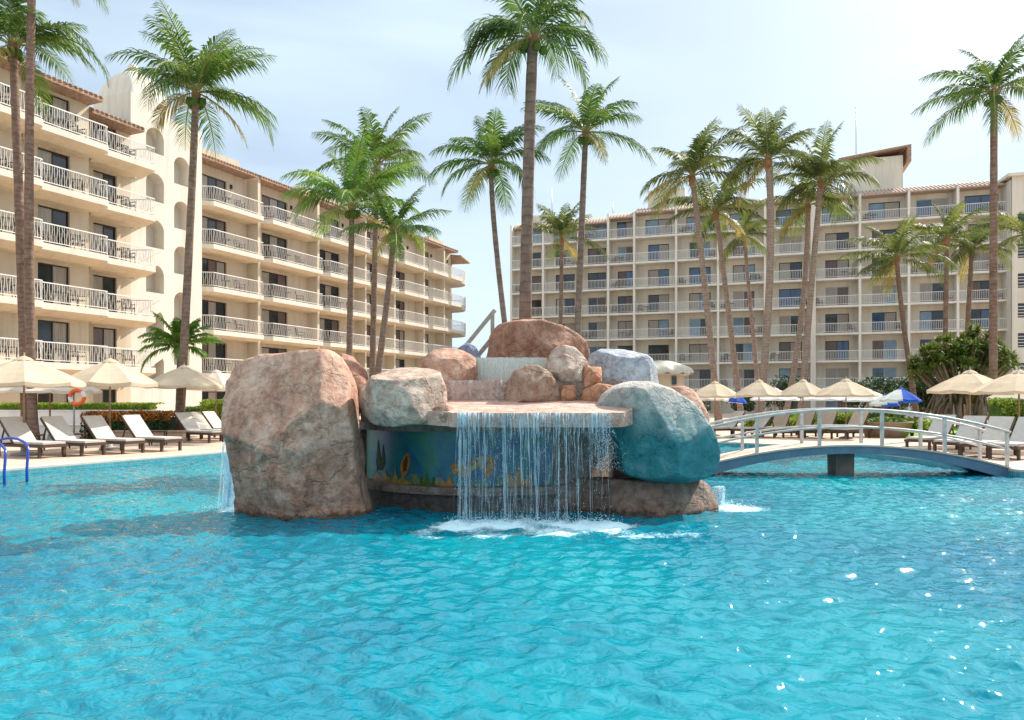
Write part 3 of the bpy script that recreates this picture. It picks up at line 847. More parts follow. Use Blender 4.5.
# main waterfall: irregular strands
rw = random.Random(3)
wf = empty('waterfall', (.35, 9.66, 0)); tag(wf, 'curtain of thin white strands pouring from the pink ledge', 'waterfall')
mb = MB()
def strand(mb, x, y, z1, z0, w, drift=0, fwd=.1, mi=0, seg=14):
    pts = []; rd = []
    for i in range(seg+1):
        t = i/seg
        z = z1+(z0-z1)*t
        xx = x+drift*t+rw.uniform(-.004, .004)*min(1, i)
        yy = y-fwd*math.sqrt(t)
        pts.append((xx-.35, yy-9.66, z)); rd.append(w*(1.0-.35*t)*rw.uniform(.55, 1.35))
    mb.tube(pts, rd, 5, mi)
def lx(px): return gx(px, 9.66)
thick = [(460, .022), (464, .018), (468, .010), (484, .012), (503, .017), (505, .010), (520, .010), (528, .010), (534, .015), (538, .012), (559, .009), (566, .008), (577, .007), (590, .007)]
for px, w_ in thick:
    strand(mb, lx(px), 9.70, 1.43, .0, w_, rw.uniform(-.015, .04))
for i in range(75):
    px = rw.uniform(457, 606)
    full = rw.random() < (.4 if px > 470 else .8)
    z0 = 0 if full else rw.uniform(.3, 1.25)
    strand(mb, lx(px), 9.70+rw.uniform(-.015, .015), 1.43, z0, rw.uniform(.0018, .0055), rw.uniform(-.05, .06), rw.uniform(.06, .14))
for i in range(70):   # short combed strands just under the lip
    px = rw.uniform(456, 610)
    strand(mb, lx(px), 9.70, 1.432, rw.uniform(1.08, 1.32), rw.uniform(.004, .011), rw.uniform(-.01, .02), .05, seg=6)
mb.build('strands', M['fall'], wf)
for k_, (xa_, xb_, za_, yo_) in enumerate(((458, 512, .0, -.02), (505, 612, .05, .01))):
    mb = MB(); xa_, xb_ = lx(xa_), lx(xb_); vs = []; n1_, rows = 90, 14
    for r_ in range(rows+1):
        t = r_/rows
        for i in range(n1_+1):
            x = xa_+(xb_-xa_)*i/n1_+.02*t*math.sin(i*.9)
            zb = za_ if x < lx(560) else za_+(x-lx(560))*1.5+.18*math.sin(i*1.1)+.1*math.sin(i*2.7)
            vs.append((x-.35, 9.70-9.66+yo_-.10*math.sqrt(t)+.012*math.sin(i*1.3+r_*.4)+.01*math.sin(i*.37), 1.432+(zb-1.432)*t))
    mb.add(vs, [(r_*(n1_+1)+i, r_*(n1_+1)+i+1, (r_+1)*(n1_+1)+i+1, (r_+1)*(n1_+1)+i) for r_ in range(rows) for i in range(n1_)], 0, True)
    mb.build('veil', M['fall_veil'], wf)
# drops: broken strands and spray
mb = MB()
def drop(mb, p, r, sz=1.8):
    x, y, z = p
    vs = [(x+r, y, z), (x-r, y, z), (x, y+r, z), (x, y-r, z), (x, y, z+r*sz), (x, y, z-r*sz)]
    mb.add(vs, [(0,2,4),(2,1,4),(1,3,4),(3,0,4),(2,0,5),(1,2,5),(3,1,5),(0,3,5)], 0, True)
for i in range(700):
    px = rw.uniform(456, 612); t = rw.random()**.8
    drop(mb, (lx(px)-.35+rw.gauss(0, .01), 9.70-.12*math.sqrt(t)-9.66+rw.gauss(0, .03), 1.42*(1-t)), rw.uniform(.0012, .0032), 4.5)
for i in range(1300):  # spray at the right end of the lip
    t = rw.random()
    drop(mb, (lx(605)-.35+rw.gauss(0, .035+.09*t), 9.70-9.66-.1*t+rw.gauss(0, .05), 1.43-.75*t), rw.uniform(.002, .0055), 1.2)
for i in range(1500):  # splash where it lands
    d = abs(rw.gauss(0, 1))
    drop(mb, (lx(rw.uniform(455, 612))-.35+rw.gauss(0, .08), -.12+rw.gauss(0, .13), .01+abs(rw.gauss(0, .05))), rw.uniform(.002, .008), 1.0)
mb.build('spray_drops', M['fall_bits'], wf)

# side falls
def side_fall(name, px0, px1, Y, z1, label, k, nd=500):
    e_ = empty(name, (gx((px0+px1)/2, Y), Y, 0)); tag(e_, label, 'waterfall')
    m_ = MB(); x0 = gx(px0, Y)-e_.location.x; x1 = gx(px1, Y)-e_.location.x
    for i in range(k):
        x = rw.uniform(x0, x1); pts = []; rd = []
        w_ = rw.uniform(.004, .014); dr = rw.uniform(-.10, .02)
        for s_ in range(9):
            t = s_/8; pts.append((x+dr*math.sqrt(t), rw.uniform(-.03, .03)-.05*t, z1*(1-t))); rd.append(w_*rw.uniform(.6, 1.4))
        m_.tube(pts, rd, 5)
    m_.build('strands', M['fall'], e_)
    m_ = MB()
    for i in range(nd):
        t = rw.random(); drop(m_, (rw.uniform(x0-.12*t, x1), rw.gauss(0, .08), z1*(1-t)), rw.uniform(.002, .007), 1.5)
    for i in range(nd): drop(m_, ((x0+x1)/2+rw.gauss(0, .22), rw.gauss(0, .2), abs(rw.gauss(0, .04))), rw.uniform(.003, .009), 1)
    m_.build('spray_drops', M['fall_bits'], e_)
side_fall('waterfall', 226, 240, 10.9, 1.15, 'pale side fall behind the left edge of the tallest boulder', 46)
side_fall('waterfall', 716, 724, 11.1, .30, 'short splashing fall at the right foot of the teal boulder', 30, 700)

# timber handrail on the fountain top
tr_ = empty('timber_handrail', at(484, 356, 12.5)); tag(tr_, 'weathered grey timber stair rail rising behind the top boulders', 'handrail')
def tb(name, a, b, w_):
    m_ = MB(); m_.bar(Vector(a)-tr_.location, Vector(b)-tr_.location, w_, w_*1.2); return m_.build(name, M['wood_grey'], tr_)
tb('post', at(492.5, 372, 12.5), at(492.5, 312, 12.5), .065)
tb('rail', at(495, 310, 12.5), at(464, 348, 12.5), .055)
tb('rail', at(499, 330, 12.46), at(476, 358, 12.46), .06)
tb('post', at(468, 372, 12.55), at(468, 345, 12.55), .075)

# island behind the fountain that carries the palms and the bridge foot
isl = [(-3.0, 13.3), (1.6, 13.3), (3.1, 14.6), (3.8, 15.3), (4.1, 16.7), (3.0, 18.0), (-.5, 18.6), (-3.2, 17.2), (-3.9, 14.8)]
mb = MB(); mb.prism(isl, -1.1, .16)
tag(mb.build('island_path', M['coping'], fix=True), 'small paved island behind the fountain', kind='structure')

# ------------------------------------------------------------------ bridge
def bridge():
    e_ = empty('arched_footbridge', (7.15, 15.55, 0)); tag(e_, 'low arched footbridge with blue mosaic sides and pale pipe railings over the pool', 'footbridge')
    hx = 3.42; W = .95
    def top(x): return .16+.50*(1-(x/hx)**2) if abs(x) < hx else .16
    def bot(x): return top(x)-(.19+.10*(abs(x)/hx)**2)
    n_ = 40
    m_ = MB(); md = MB()
    for i in range(n_):
        xa = -hx+2*hx*i/n_; xb = -hx+2*hx*(i+1)/n_
        for y, fl in ((0, 0), (W, 1)):
            q = [(xa, y, top(xa)-.035), (xb, y, top(xb)-.035), (xb, y, bot(xb)), (xa, y, bot(xa))]
            m_.add(q, [(0, 1, 2, 3) if fl else (3, 2, 1, 0)], 0, False)
        m_.quad((xa, 0, bot(xa)), (xb, 0, bot(xb)), (xb, W, bot(xb)), (xa, W, bot(xa)))
        # deck slab with a small overhang
        y0, y1 = -.03, W+.03
        A = [(xa, y0, top(xa)-.034), (xb, y0, top(xb)-.034), (xb, y0, top(xb)), (xa, y0, top(xa)),
             (xa, y1, top(xa)-.034), (xb, y1, top(xb)-.034), (xb, y1, top(xb)), (xa, y1, top(xa))]
        md.add(A, [(0,1,2,3),(3,2,6,7),(5,4,7,6),(0,4,5,1)])
    m_.build('span', M['bridge_blue'], e_)
    md.build('deck', M['deck_top'], e_)
    m_ = MB()
    prof = [(-.2, -.22), (.2, -.22), (.2, .22), (-.2, .22)]
    m_.prism([(x-.03, y+W/2-.0) for x, y in prof], -1.1, .475, bot=[(x*.9-.03, y*.9+W/2) for x, y in prof])
    m_.build('pier', M['pier_tile'], e_, fix=True)
    for side, y in (('near', .06), ('far', W-.06)):
        xs = [-hx+.05+i*(2*hx-.1)/28 for i in range(29)]
        for h, r_ in ((.74, .031), (.37, .024)):
            m_ = MB(); m_.tube([(x, y, top(x)+h) for x in xs], r_, 10); m_.build('rail', M['rail_blue'], e_)
        for k in range(6):
            x = -hx+.12+k*(2*hx-.24)/5 if side == 'near' else -hx+.12+k*(2*hx-.24)/5-.05
            m_ = MB(); m_.box(x-.03, x+.03, y-.03, y+.03, top(x)-.02, top(x)+.72); m_.build('post', M['rail_blue'], e_)
bridge()

# ------------------------------------------------------------------ hotels
GLASS_R = ['glass_dark', 'glass_blue', 'glass_sky', 'curtain', 'curtain_brown', 'curtain', 'glass_dark']
def cell_wall(mb, x0, x1, z0, z1, y, ox0, ox1, oz0, oz1, dep=.15, mi=0):
    """front wall cell facing -y with one opening and its reveals"""
    q = mb.quad
    q((x0,y,z0),(ox0,y,z0),(ox0,y,z1),(x0,y,z1),mi); q((ox1,y,z0),(x1,y,z0),(x1,y,z1),(ox1,y,z1),mi)
    q((ox0,y,oz1),(ox1,y,oz1),(ox1,y,z1),(ox0,y,z1),mi)
    if oz0 > z0+1e-3: q((ox0,y,z0),(ox1,y,z0),(ox1,y,oz0),(ox0,y,oz0),mi)
    yb = y+dep
    q((ox0,y,oz0),(ox0,yb,oz0),(ox0,yb,oz1),(ox0,y,oz1),mi); q((ox1,y,oz0),(ox1,y,oz1),(ox1,yb,oz1),(ox1,yb,oz0),mi)
    q((ox0,y,oz1),(ox0,yb,oz1),(ox1,yb,oz1),(ox1,y,oz1),mi); q((ox0,y,oz0),(ox1,y,oz0),(ox1,yb,oz0),(ox0,yb,oz0),mi)
def window(parent, x0, x1, z0, z1, y, kinds, fm, fw=.06, dep=.15):
    yb = y+dep
    m_ = MB()
    m_.box(x0, x0+fw, yb-.06, yb, z0, z1); m_.box(x1-fw, x1, yb-.06, yb, z0, z1)
    m_.box(x0+fw, x1-fw, yb-.06, yb, z1-fw, z1); m_.box(x0+fw, x1-fw, yb-.06, yb, z0, z0+fw*.7)
    np_ = len(kinds); wd = (x1-x0-2*fw)/np_
    for i in range(1, np_):
        xm = x0+fw+wd*i; m_.box(xm-.025, xm+.025, yb-.055, yb, z0+fw*.7, z1-fw)
    w_ = m_.build('window', fm, parent)
    for i, k in enumerate(kinds):
        m2 = MB(); m2.quad((x0+fw+wd*i, yb-.02, z0), (x0+fw+wd*(i+1), yb-.02, z0), (x0+fw+wd*(i+1), yb-.02, z1), (x0+fw+wd*i, yb-.02, z1))
        m2.build('pane', M[k], w_)
    return w_

ORD = ['ground', 'first', 'second', 'third', 'fourth', 'fifth', 'sixth', 'seventh']
ORDN = ['first', 'second', 'third', 'fourth', 'fifth', 'sixth', 'seventh', 'eighth', 'ninth', 'tenth', 'eleventh', 'twelfth']

# balcony furniture prototypes (single meshes)
def chair_mesh():
    m_ = MB()
    m_.box(-.26, .26, -.26, .26, .38, .44)
    for x in (-.25, .25):
        for y in (-.25, .25): m_.box(x-.02, x+.02, y-.02, y+.02, 0, .64 if y < 0 else .40)
        m_.box(x-.03, x+.03, -.27, .27, .62, .66)
    for i in range(5): m_.bar((-.2+.1*i, .25, .44), (-.2+.1*i, .36, .95), .05, .02)
    m_.bar((-.26, .36, .95), (.26, .36, .95), .05, .05); m_.bar((-.25, .25, .4), (-.25, .36, .97), .04); m_.bar((.25, .25, .4), (.25, .36, .97), .04)
    o = m_.build('balcony_chair', M['chair_dark']); return o
def table_mesh():
    m_ = MB(); m_.lathe([(0, .70), (.36, .70), (.36, .74), (0, .74)], 14); m_.tube([(0, 0, .03), (0, 0, .7)], .035, 6)
    m_.lathe([(0, 0), (.22, 0), (.22, .03), (0, .03)], 12)
    return m_.build('balcony_table', M['chair_dark'])
CH = chair_mesh(); TB = table_mesh()
used = {'c': False, 't': False}
def put(kind, p, rz, label, group):
    src = CH if kind == 'c' else TB
    if not used[kind]: o = src; used[kind] = True
    else: o = src.copy(); COL.objects.link(o)
    o.location = p; o.rotation_euler = (0, 0, rz)
    tag(o, label, 'chair' if kind == 'c' else 'table', group)
    return o

# ---------- right (far) hotel
def far_hotel():
    ang = math.atan2(-.309, .951)
    e_ = empty('hotel_building', (.4, 89.0, .15), ang)
    tag(e_, 'long beige eight-storey hotel with stacked balconies across the back right', 'hotel')
    W2 = e_.matrix_basis if False else (Matrix.Translation((.4, 89.0, .15)) @ Matrix.Rotation(ang, 4, 'Z'))
    def s_of(px, y=0):
        k = (px-512)/F; ox = .4+.309*y; oy = 89.0+.951*y
        return (k*oy-ox)/(.951+.309*k)
    bounds = [s_of(p) for p in (511,543,578,608,634,676,718,765,813,860,909,958,1009)]
    SH = 2.9; base = -.15
    nb = 12
    rr = random.Random(21)
    wall = MB(); DEP = 1.5
    ztop_b = []
    for b in range(nb):
        x0, x1 = bounds[b], bounds[b+1]
        top = 22.6 if b < 3 else (22.9 if b == 3 else 23.3)
        ztop_b.append(top)
        yb = DEP
        for fl in range(8):
            z0 = base+fl*SH+.002; z1 = z0+SH-.002 if fl < 7 else top
            wd = x1-x0; ww = min(2.35, wd*.62)
            c_ = x0+wd*(.55 if b != 3 else .6)
            oz0 = z0+.05 if fl > 0 else z0+.4
            if fl == 7: ww = min(3.0, wd*.68)
            cell_wall(wall, x0, x1, z0, z1, yb, c_-ww/2, c_+ww/2, oz0, z0+2.15, .2)
            kinds = [rr.choice(GLASS_R), rr.choice(GLASS_R)]
            if fl == 7: kinds = [rr.choice(['glass_blue', 'glass_sky']), rr.choice(['glass_blue', 'glass_sky', 'curtain'])]
            window(e_, c_-ww/2, c_+ww/2, oz0, z0+2.15, yb, kinds, M['dark_frame'] if rr.random() < .6 else M['white_frame'], .07, .2)
    # body behind and sides
    wall.box(bounds[0], bounds[3], DEP+.25, 15, base, 22.5); wall.box(bounds[3]+.002, bounds[-1], DEP+.25, 15, base, 22.8)
    wall.box(bounds[0]-.25, bounds[0], .4, 15, base, 22.6); wall.box(bounds[-1], bounds[-1]+.25, .1, 15, base, 23.3)
    wall.build('wall', M['beige'], e_)
    # piers
    for i, x in enumerate(bounds):
        wd = .5 if i in (8,) else .24
        top = 22.6 if i < 3 else 23.3
        m_ = MB(); m_.box(x-wd/2, x+wd/2, -.02 if i != 8 else -.35, DEP-.003, base, top-.3); m_.build('pier', M['beigeslab'] if i != 8 else M['creamwhite'], e_)
    # balconies with railings
    for b in range(nb):
        x0, x1 = bounds[b]+.125, bounds[b+1]-.125
        if b == 7: x1 -= .13
        if b == 8: x0 += .13
        for fl in range(1, 8):
            z = base+fl*SH
            m_ = MB(); m_.box(x0, x1, .0, DEP-.004, z-.22, z)
            bo = m_.build('balcony', M['beigeslab'], e_)
            m_ = MB(); m_.bar((x0, .05, z+1.0), (x1, .05, z+1.0), .05); m_.bar((x0, .05, z+.12), (x1, .05, z+.12), .035)
            nn = int((x1-x0)/.16)
            for i in range(nn+1):
                xx = x0+(x1-x0)*i/nn; m_.box(xx-.013, xx+.013, .04, .06, z+.12, z+1.0)
            m_.build('railing', M['rail_white'], bo)
    # roofs : tiled fascia, front slope
    for b in range(nb):
        x0, x1 = bounds[b], bounds[b+1]; top = ztop_b[b]
        m_ = MB()
        y0 = .1; y1 = 2.4
        if b < 3: y0 = .5
        m_.add([(x0, y0, top-.35), (x1, y0, top-.35), (x1, y1, top+.55), (x0, y1, top+.55), (x0, y0, top-.5), (x1, y0, top-.5), (x1, y1+.4, top+.55), (x0, y1+.4, top+.55), (x0, y1+.4, top-.5), (x1, y1+.4, top-.5)],
               [(0,1,2,3),(4,5,1,0),(3,2,6,7),(7,6,9,8),(0,3,7,8,4),(1,5,9,6,2),(4,8,9,5)])
        nn = int((x1-x0)/.35)
        for i in range(nn):
            xx = x0+.17+(x1-x0-.3)*i/max(1, nn-1)
            m_.tube([(xx, y0-.03, top-.35), (xx, y1, top+.60)], .06, 6)
        m_.build('roof', M['tile_pale'], e_)
    # rooftop rooms
    def room(px0, px1, pyt, pyb, y0, y1, name, lean=False):
        k = (px0-512)/F
        xa = s_of(px0, y0); xb = s_of(px1, y0)
        Yv = 89-.309*xa+.951*y0; zt = CAMZ+(HZ-pyt)/F*Yv-.15
        m_ = MB(); m_.box(xa, xb, y0, y1, 22.0, zt); o = m_.build(name, M['beige'], e_)
        if lean:
            m_ = MB(); m_.add([(xa-1.2, y0-.6, zt-.05), (xb+.7, y0-.6, zt+.75), (xb+.7, y1+.6, zt+.75), (xa-1.2, y1+.6, zt-.05),
                               (xa-1.2, y0-.6, zt+.15), (xb+.7, y0-.6, zt+.95), (xb+.7, y1+.6, zt+.95), (xa-1.2, y1+.6, zt+.15)],
                              [(3,2,1,0),(4,5,6,7),(0,1,5,4),(1,2,6,5),(2,3,7,6),(3,0,4,7)])
            m_.box(xb+.3, xb+.7, y0-.6, y1+.6, zt-.9, zt+.7)
            m_.build('roof', M['tile'], o)
        return o
    room(850, 903, 160, 190, 4.2, 9, 'rooftop_room', True)
    room(529, 553, 216, 240, 2.9, 9, 'rooftop_room')
    room(648, 685, 191, 205, 3.5, 8, 'rooftop_room')
    # antennas
    for px, pt, pb in ((856, 108, 160), (552, 190, 216), (613, 203, 220)):
        x_ = s_of(px, 5); Yv = 89-.309*x_+.951*5
        m_ = MB(); m_.tube([(x_, 5, 22), (x_, 5, CAMZ+(HZ-pt)/F*Yv)], .05, 5); m_.build('antenna', M['metal_grey'], e_)
    # chairs and tables on balconies
    for b in range(nb):
        for fl in range(1, 8):
            x0, x1 = bounds[b]+.3, bounds[b+1]-.3; z = base+fl*SH
            rpos = rr.random()
            if rpos < .80:
                xx = x0+.35 if rpos < .45 else x1-.4
                p = W2 @ Vector((xx, .75, z+.001))
                put('c', p, ang+rr.uniform(-.8, .8), 'chair on the %s-floor balcony, %s balcony column from the far hotel\'s left' % (ORD[fl], ORDN[b]), 'chairs on the far hotel balconies')
                if rr.random() < .55:
                    p = W2 @ Vector((xx+(.75 if rpos < .45 else -.75), .8, z+.001))
                    put('t', p, 0, 'table on the %s-floor balcony, %s balcony column from the far hotel\'s left' % (ORD[fl], ORDN[b]), 'tables on the far hotel balconies')
    # awning-like low lobby front
    return bounds
far_hotel()

# building at the far right edge, louvred windows
def side_block():
    e_ = empty('apartment_block', (gx(1012, 72), 72, .15), R(-14)); tag(e_, 'plain beige block with louvred windows at the right edge of the photo', 'building')
    m_ = MB(); rows = [3.2+2.9*i for i in range(5)]
    z0 = -.15
    for i in range(7):
        za = -.15+2.9*i; zb = za+2.9 if i < 6 else 23.2
        for (xa, xb) in ((0, 3.2), (3.2, 6.4)):
            cell_wall(m_, xa, xb, za, zb, 0, xa+.5, xa+2.7, za+.9, za+2.3, .18)
            w_ = window(e_, xa+.5, xa+2.7, za+.9, za+2.3, 0, ['glass_dark', 'curtain'], M['dark_frame'], .07, .18)
            l_ = MB()
            for k in range(4): l_.box(xa+.55, xa+2.65, .06, .09, za+1.05+.3*k, za+1.12+.3*k)
            l_.build('louvre', M['white_frame'], w_)
    m_.box(0, 6.4, .25, 12, -.15, 23.0)
    m_.box(-.4, 6.6, -.3, 12.2, 23.205, 23.5)
    m_.build('wall', M['beige'], e_)
side_block()

# ---------- left hotel
def left_hotel():
    D = Vector((.4156, .9095)); ang = math.atan2(D.y, D.x)
    O = Vector((-22.8, 35.8))
    e_ = empty('hotel_building', (O.x, O.y, .15), ang)
    tag(e_, 'cream hotel on the left with projecting balconies, tiled eaves and domed stair tower', 'hotel')
    Mw = Matrix.Translation((O.x, O.y, .15)) @ Matrix.Rotation(ang, 4, 'Z')
    def s_of(px, off):
        # point = O + off*N + s*D, N=(.9095,-.4156)
        k = (px-512)/F; ox = O.x+off*.9095; oy = O.y-off*.4156
        return (k*oy-ox)/(D.x-k*D.y)
    SH = 2.9; B = -.15
    rr = random.Random(5)
    slabs = [3.3+SH*i for i in range(5)]          # top of balcony slabs (above base)
    wall = MB(); roofs = []
    bays = []   # (s0,s1,outer off, wall off, eave z)
    bays += [(-8.2, -4.1, 1.1, -.7, 17.4), (-4.1, -.25, .5, -1.1, 17.4), (-.25, 3.55, 0, -1.5, 17.4), (3.55, 6.8, -.6, -2.4, 17.0)]
    fp = [197, 265, 324, 371, 400, 429, 449, 463]
    fs_ = [s_of(p, -3.44) for p in fp]; fs_[0] = 13.1
    for i in range(7): bays.append((fs_[i], fs_[i+1], -3.44, -5.0, 17.9))
    DEPTH = 14
    def addchair(s, y, z, lab, grp, kind='c'):
        p = Mw @ Vector((s, y, z+.001)); put(kind, p, ang+rr.uniform(-.7, .7), lab, grp)
    near_names = {1: 'first', 2: 'second', 3: 'third'}
    for bi, (s0, s1, oo, wo_, ez) in enumerate(bays):
        yw = -wo_; yo = -oo; Lb = s1-s0
        far = bi >= 4
        wa, wb = (s0+.2*Lb, s0+.62*Lb) if far else (s0+.28*Lb, s0+.72*Lb)
        if far and Lb < 4: wa, wb = s0+.15*Lb, s0+.6*Lb
        for fl in range(6):
            z0 = B if fl == 0 else slabs[fl-1]-.002
            z1 = slabs[fl]-.002 if fl < 5 else ez
            oz0 = z0+.03; oz1 = z0+2.2
            cell_wall(wall, s0, s1, z0, z1, yw, wa, wb, oz0, oz1, .18)
            kinds = rr.choice([['curtain_brown', 'curtain', 'glass_dark'], ['glass_dark', 'curtain', 'glass_dark'], ['curtain', 'glass_dark', 'curtain_brown'], ['glass_dark', 'curtain_brown', 'curtain']])
            if not far: kinds = kinds[:2]
            window(e_, wa, wb, oz0, oz1, yw, kinds, M['dark_frame'], .07, .18)
        # body
        wall.box(s0, s1, yw+.2, yw+DEPTH, B, ez-.01)
        # party walls between bays
        if far and bi > 4: wall.box(s0-.13, s0+.13, yw-1.0, yw-.003, B, ez-.02)
        if bi in (2, 3): wall.box(s0-.22, s0+.02, yw-1.0, yw-.003, B, 0.5)
        if not far:
            nxt = bays[bi+1][3] if bi < 3 else None
            if nxt is not None and -nxt > yw: wall.box(s1-.2, s1-.002, yw+.001, -nxt+.3, B, ez-.012)
        # balconies
        for fl in range(5):
            zt = slabs[fl]
            if far:
                a = s0+.10; cth = .75 if Lb > 4 else .45
                outer = [(a, yw-.005), (a, yw-.45), (a+cth, yo), (s1-.12, yo), (s1-.12, yw-.005)]
            else:
                a = s0+(-.05 if bi > 0 else 0)
                a = s0+.0 if bi != 3 else s0+.05
                outer = [(a, yw-.005), (a, yo+.25), (a+.4, yo), (s1+.2, yo), (s1+.2, yo+.35), (s1-.35, yw-.005)]
                if bi < 3: outer = [(a, yw-.005), (a, yo+.2), (a+.3, yo), (s1-.05, yo), (s1+.12, yo+.12), (s1-.35, yw-.005)]
            cx_ = sum(p[0] for p in outer)/len(outer)
            inner = [(p[0]+(cx_-p[0])*.06, p[1] if p[1] > yw-.01 else p[1]+(.5 if far else .75)) for p in outer]
            m_ = MB()
            m_.prism(outer, zt-.32, zt); m_.prism([(p[0]*.999+cx_*.001, p[1]+.002) for p in outer], zt-(.50 if far else .58), zt-.322, 1, bot=inner)
            bo = m_.build('balcony', [M['creamwhite'], M['soffit']], e_, fix=True)
            m_ = MB()
            path = outer[1:-1]+([outer[-1]] if not far and bi == 3 else [])
            for i in range(len(path)-1):
                p = Vector(path[i]); q = Vector(path[i+1])
                dd = (q-p).normalized(); nn_ = Vector((-dd.y, dd.x))*.05
                p2 = p+nn_+dd*.03; q2 = q+nn_-dd*.03
                m_.bar((p2.x, p2.y, zt+.98), (q2.x, q2.y, zt+.98), .05); m_.bar((p2.x, p2.y, zt+.1), (q2.x, q2.y, zt+.1), .035)
                k = max(1, int((q2-p2).length/.125))
                for j in range(k+1):
                    c_ = p2.lerp(q2, j/k); ph = .02*(1 if j % 2 else -1)
                    pts = [(c_.x+dd.x*ph*math.sin(t*6.283), c_.y+dd.y*ph*math.sin(t*6.283), zt+.1+.88*t) for t in (0, .25, .5, .75, 1)]
                    m_.tube(pts, .016, 4, smooth=False, cap=False)
            m_.build('railing', M['rail_white'], bo)
            # furniture
            wing = 'near wing' if not far else 'far wing'
            bn = (near_names.get(bi) if not far else ORDN[bi-4])
            if bn and (not far or bi < 9):
                fln = ORD[fl+1]
                addchair(s0+.25*Lb, yo+.75, zt, 'chair on the %s-floor balcony, %s bay of left hotel\'s %s' % (fln, bn, wing), 'chairs on the left hotel balconies')
                if bi < 7:
                    addchair(s0+.70*Lb, yo+.75, zt, 'chair farther along on the %s-floor balcony, %s bay, left hotel %s' % (fln, bn, wing), 'chairs on the left hotel balconies')
                    addchair(s0+.48*Lb, yo+.8, zt, 'round table on the %s-floor balcony, %s bay, left hotel %s' % (fln, bn, wing), 'tables on the left hotel balconies', 't')
        # wall lamp
        m_ = MB(); m_.box(wb+.3, wb+.42, yw-.14, yw-.004, ez-1.25, ez-.95); m_.build('wall_lamp', M['dark_frame'], e_)
        # tiled eave
        m_ = MB()
        e0 = yw-1.15; e1 = yw+.9; zr = ez+.75
        sa, sb = s0+(.0 if far else 0), s1-(.35 if far else .0)
        m_.add([(sa, e0, ez), (sb, e0, ez), (sb, e1, zr), (sa, e1, zr), (sa, e0, ez-.16), (sb, e0, ez-.16), (sb, e1, ez-.16), (sa, e1, ez-.16)],
               [(0,1,2,3),(4,5,1,0),(0,3,7,4),(1,5,6,2),(3,2,6,7),(7,6,5,4)])
        nn = int((sb-sa)/.26)
        for i in range(nn):
            xx = sa+.1+(sb-sa-.2)*i/max(1, nn-1)
            m_.tube([(xx, e0-.05, ez+.02), (xx, e1, zr+.02)], .075, 6)
        m_.build('roof', M['tile'], e_)
        # parapet behind the eave
        wall.box(s0, s1-(.0 if far else 0), e1+.01, yw+4, ez-.2, ez+(1.35 if far and bi % 2 == 0 else .7))
    # end of far wing: rounded end balconies
    sE = bays[-1][1]
    wall.box(sE, sE+3.2, 5.0+1.6, 5+12, B, 17.3)
    for fl in range(5):
        zt = slabs[fl]; arc = []
        for i in range(11):
            a = R(-90+i*11); arc.append((sE+.2+2.6*math.cos(a)*1.05, 5.9+2.3*math.sin(a)))
        poly = [(sE+.05, 6.6)]+[(sE+.05, 3.6)]+arc+[(sE+2.9, 6.6)]
        m_ = MB(); m_.prism(poly, zt-.45, zt, 0, bot=[(p[0]*.97+.03*(sE+1), p[1]*.97+.03*6) for p in poly])
        bo = m_.build('balcony', [M['creamwhite'], M['soffit']], e_, fix=True)
        m_ = MB(); pts = [(p[0], p[1]+.04) for p in poly[1:-1]]
        m_.tube([(x, y, zt+.98) for x, y in pts], .03, 5)
        for i in range(len(pts)-1):
            p = Vector(pts[i]); q = Vector(pts[i+1]); k = max(1, int((q-p).length/.16))
            for j in range(k):
                c_ = p.lerp(q, j/k); m_.box(c_.x-.014, c_.x+.014, c_.y-.014, c_.y+.014, zt, zt+.98)
        m_.build('railing', M['rail_white'], bo)
    m_ = MB(); m_.add([(sE-.1, 3.6, 17.5), (sE+3.1, 4.2, 17.3), (sE+3.4, 8, 17.5), (sE-.1, 8, 18.2), (sE-.1, 3.6, 17.35), (sE+3.1, 4.2, 17.15), (sE+3.4, 8, 17.35), (sE-.1, 8, 18.05)],
                      [(0,1,2,3),(7,6,5,4),(0,4,5,1),(1,5,6,2),(2,6,7,3),(3,7,4,0)]); m_.build('roof', M['tile'], e_)
    # stair tower
    tw = MB()
    def arch_wall(s0, s1, y, z0, z1, cols):
        """wall facing -y with arched openings: cols=[(sa,sb,[(zb,zt)..])], built strip by strip"""
        sa, sb, ops = cols
        tw.quad((s0,y,z0),(sa,y,z0),(sa,y,z1),(s0,y,z1)); tw.quad((sb,y,z0),(s1,y,z0),(s1,y,z1),(sb,y,z1))
        zc = z0
        r_ = (sb-sa)/2; c_ = (sa+sb)/2
        for zb, zt in ops:
            tw.quad((sa,y,zc),(sb,y,zc),(sb,y,zb),(sa,y,zb))
            zs = zt-r_; K = 12
            pts = [(c_-r_*math.cos(math.pi*i/K), zs+r_*math.sin(math.pi*i/K)) for i in range(K+1)]
            for i in range(K):
                (xa, za), (xb, zb2) = pts[i], pts[i+1]
                tw.quad((xa,y,za),(xb,y,zb2),(xb,y,zt),(xa,y,zt))
                tw.quad((xa,y,za),(xa,y+.9,za),(xb,y+.9,zb2),(xb,y,zb2))
            tw.quad((sa,y,zb),(sa,y+.9,zb),(sa,y+.9,zs),(sa,y,zs)); tw.quad((sb,y,zb),(sb,y,zs),(sb,y+.9,zs),(sb,y+.9,zb))
            tw.quad((sa,y,zb),(sb,y,zb),(sb,y+.9,zb),(sa,y+.9,zb))
            zc = zt
        tw.quad((sa,y,zc),(sb,y,zc),(sb,y,z1),(sa,y,z1))
        tw.quad((sa-.1,y+.9,z0),(sb+.1,y+.9,z0),(sb+.1,y+.9,z1),(sa-.1,y+.9,z1))
    t0, t1, t2 = 6.802, 9.6, 13.098
    TW = MB(); 
    T1T = 19.4
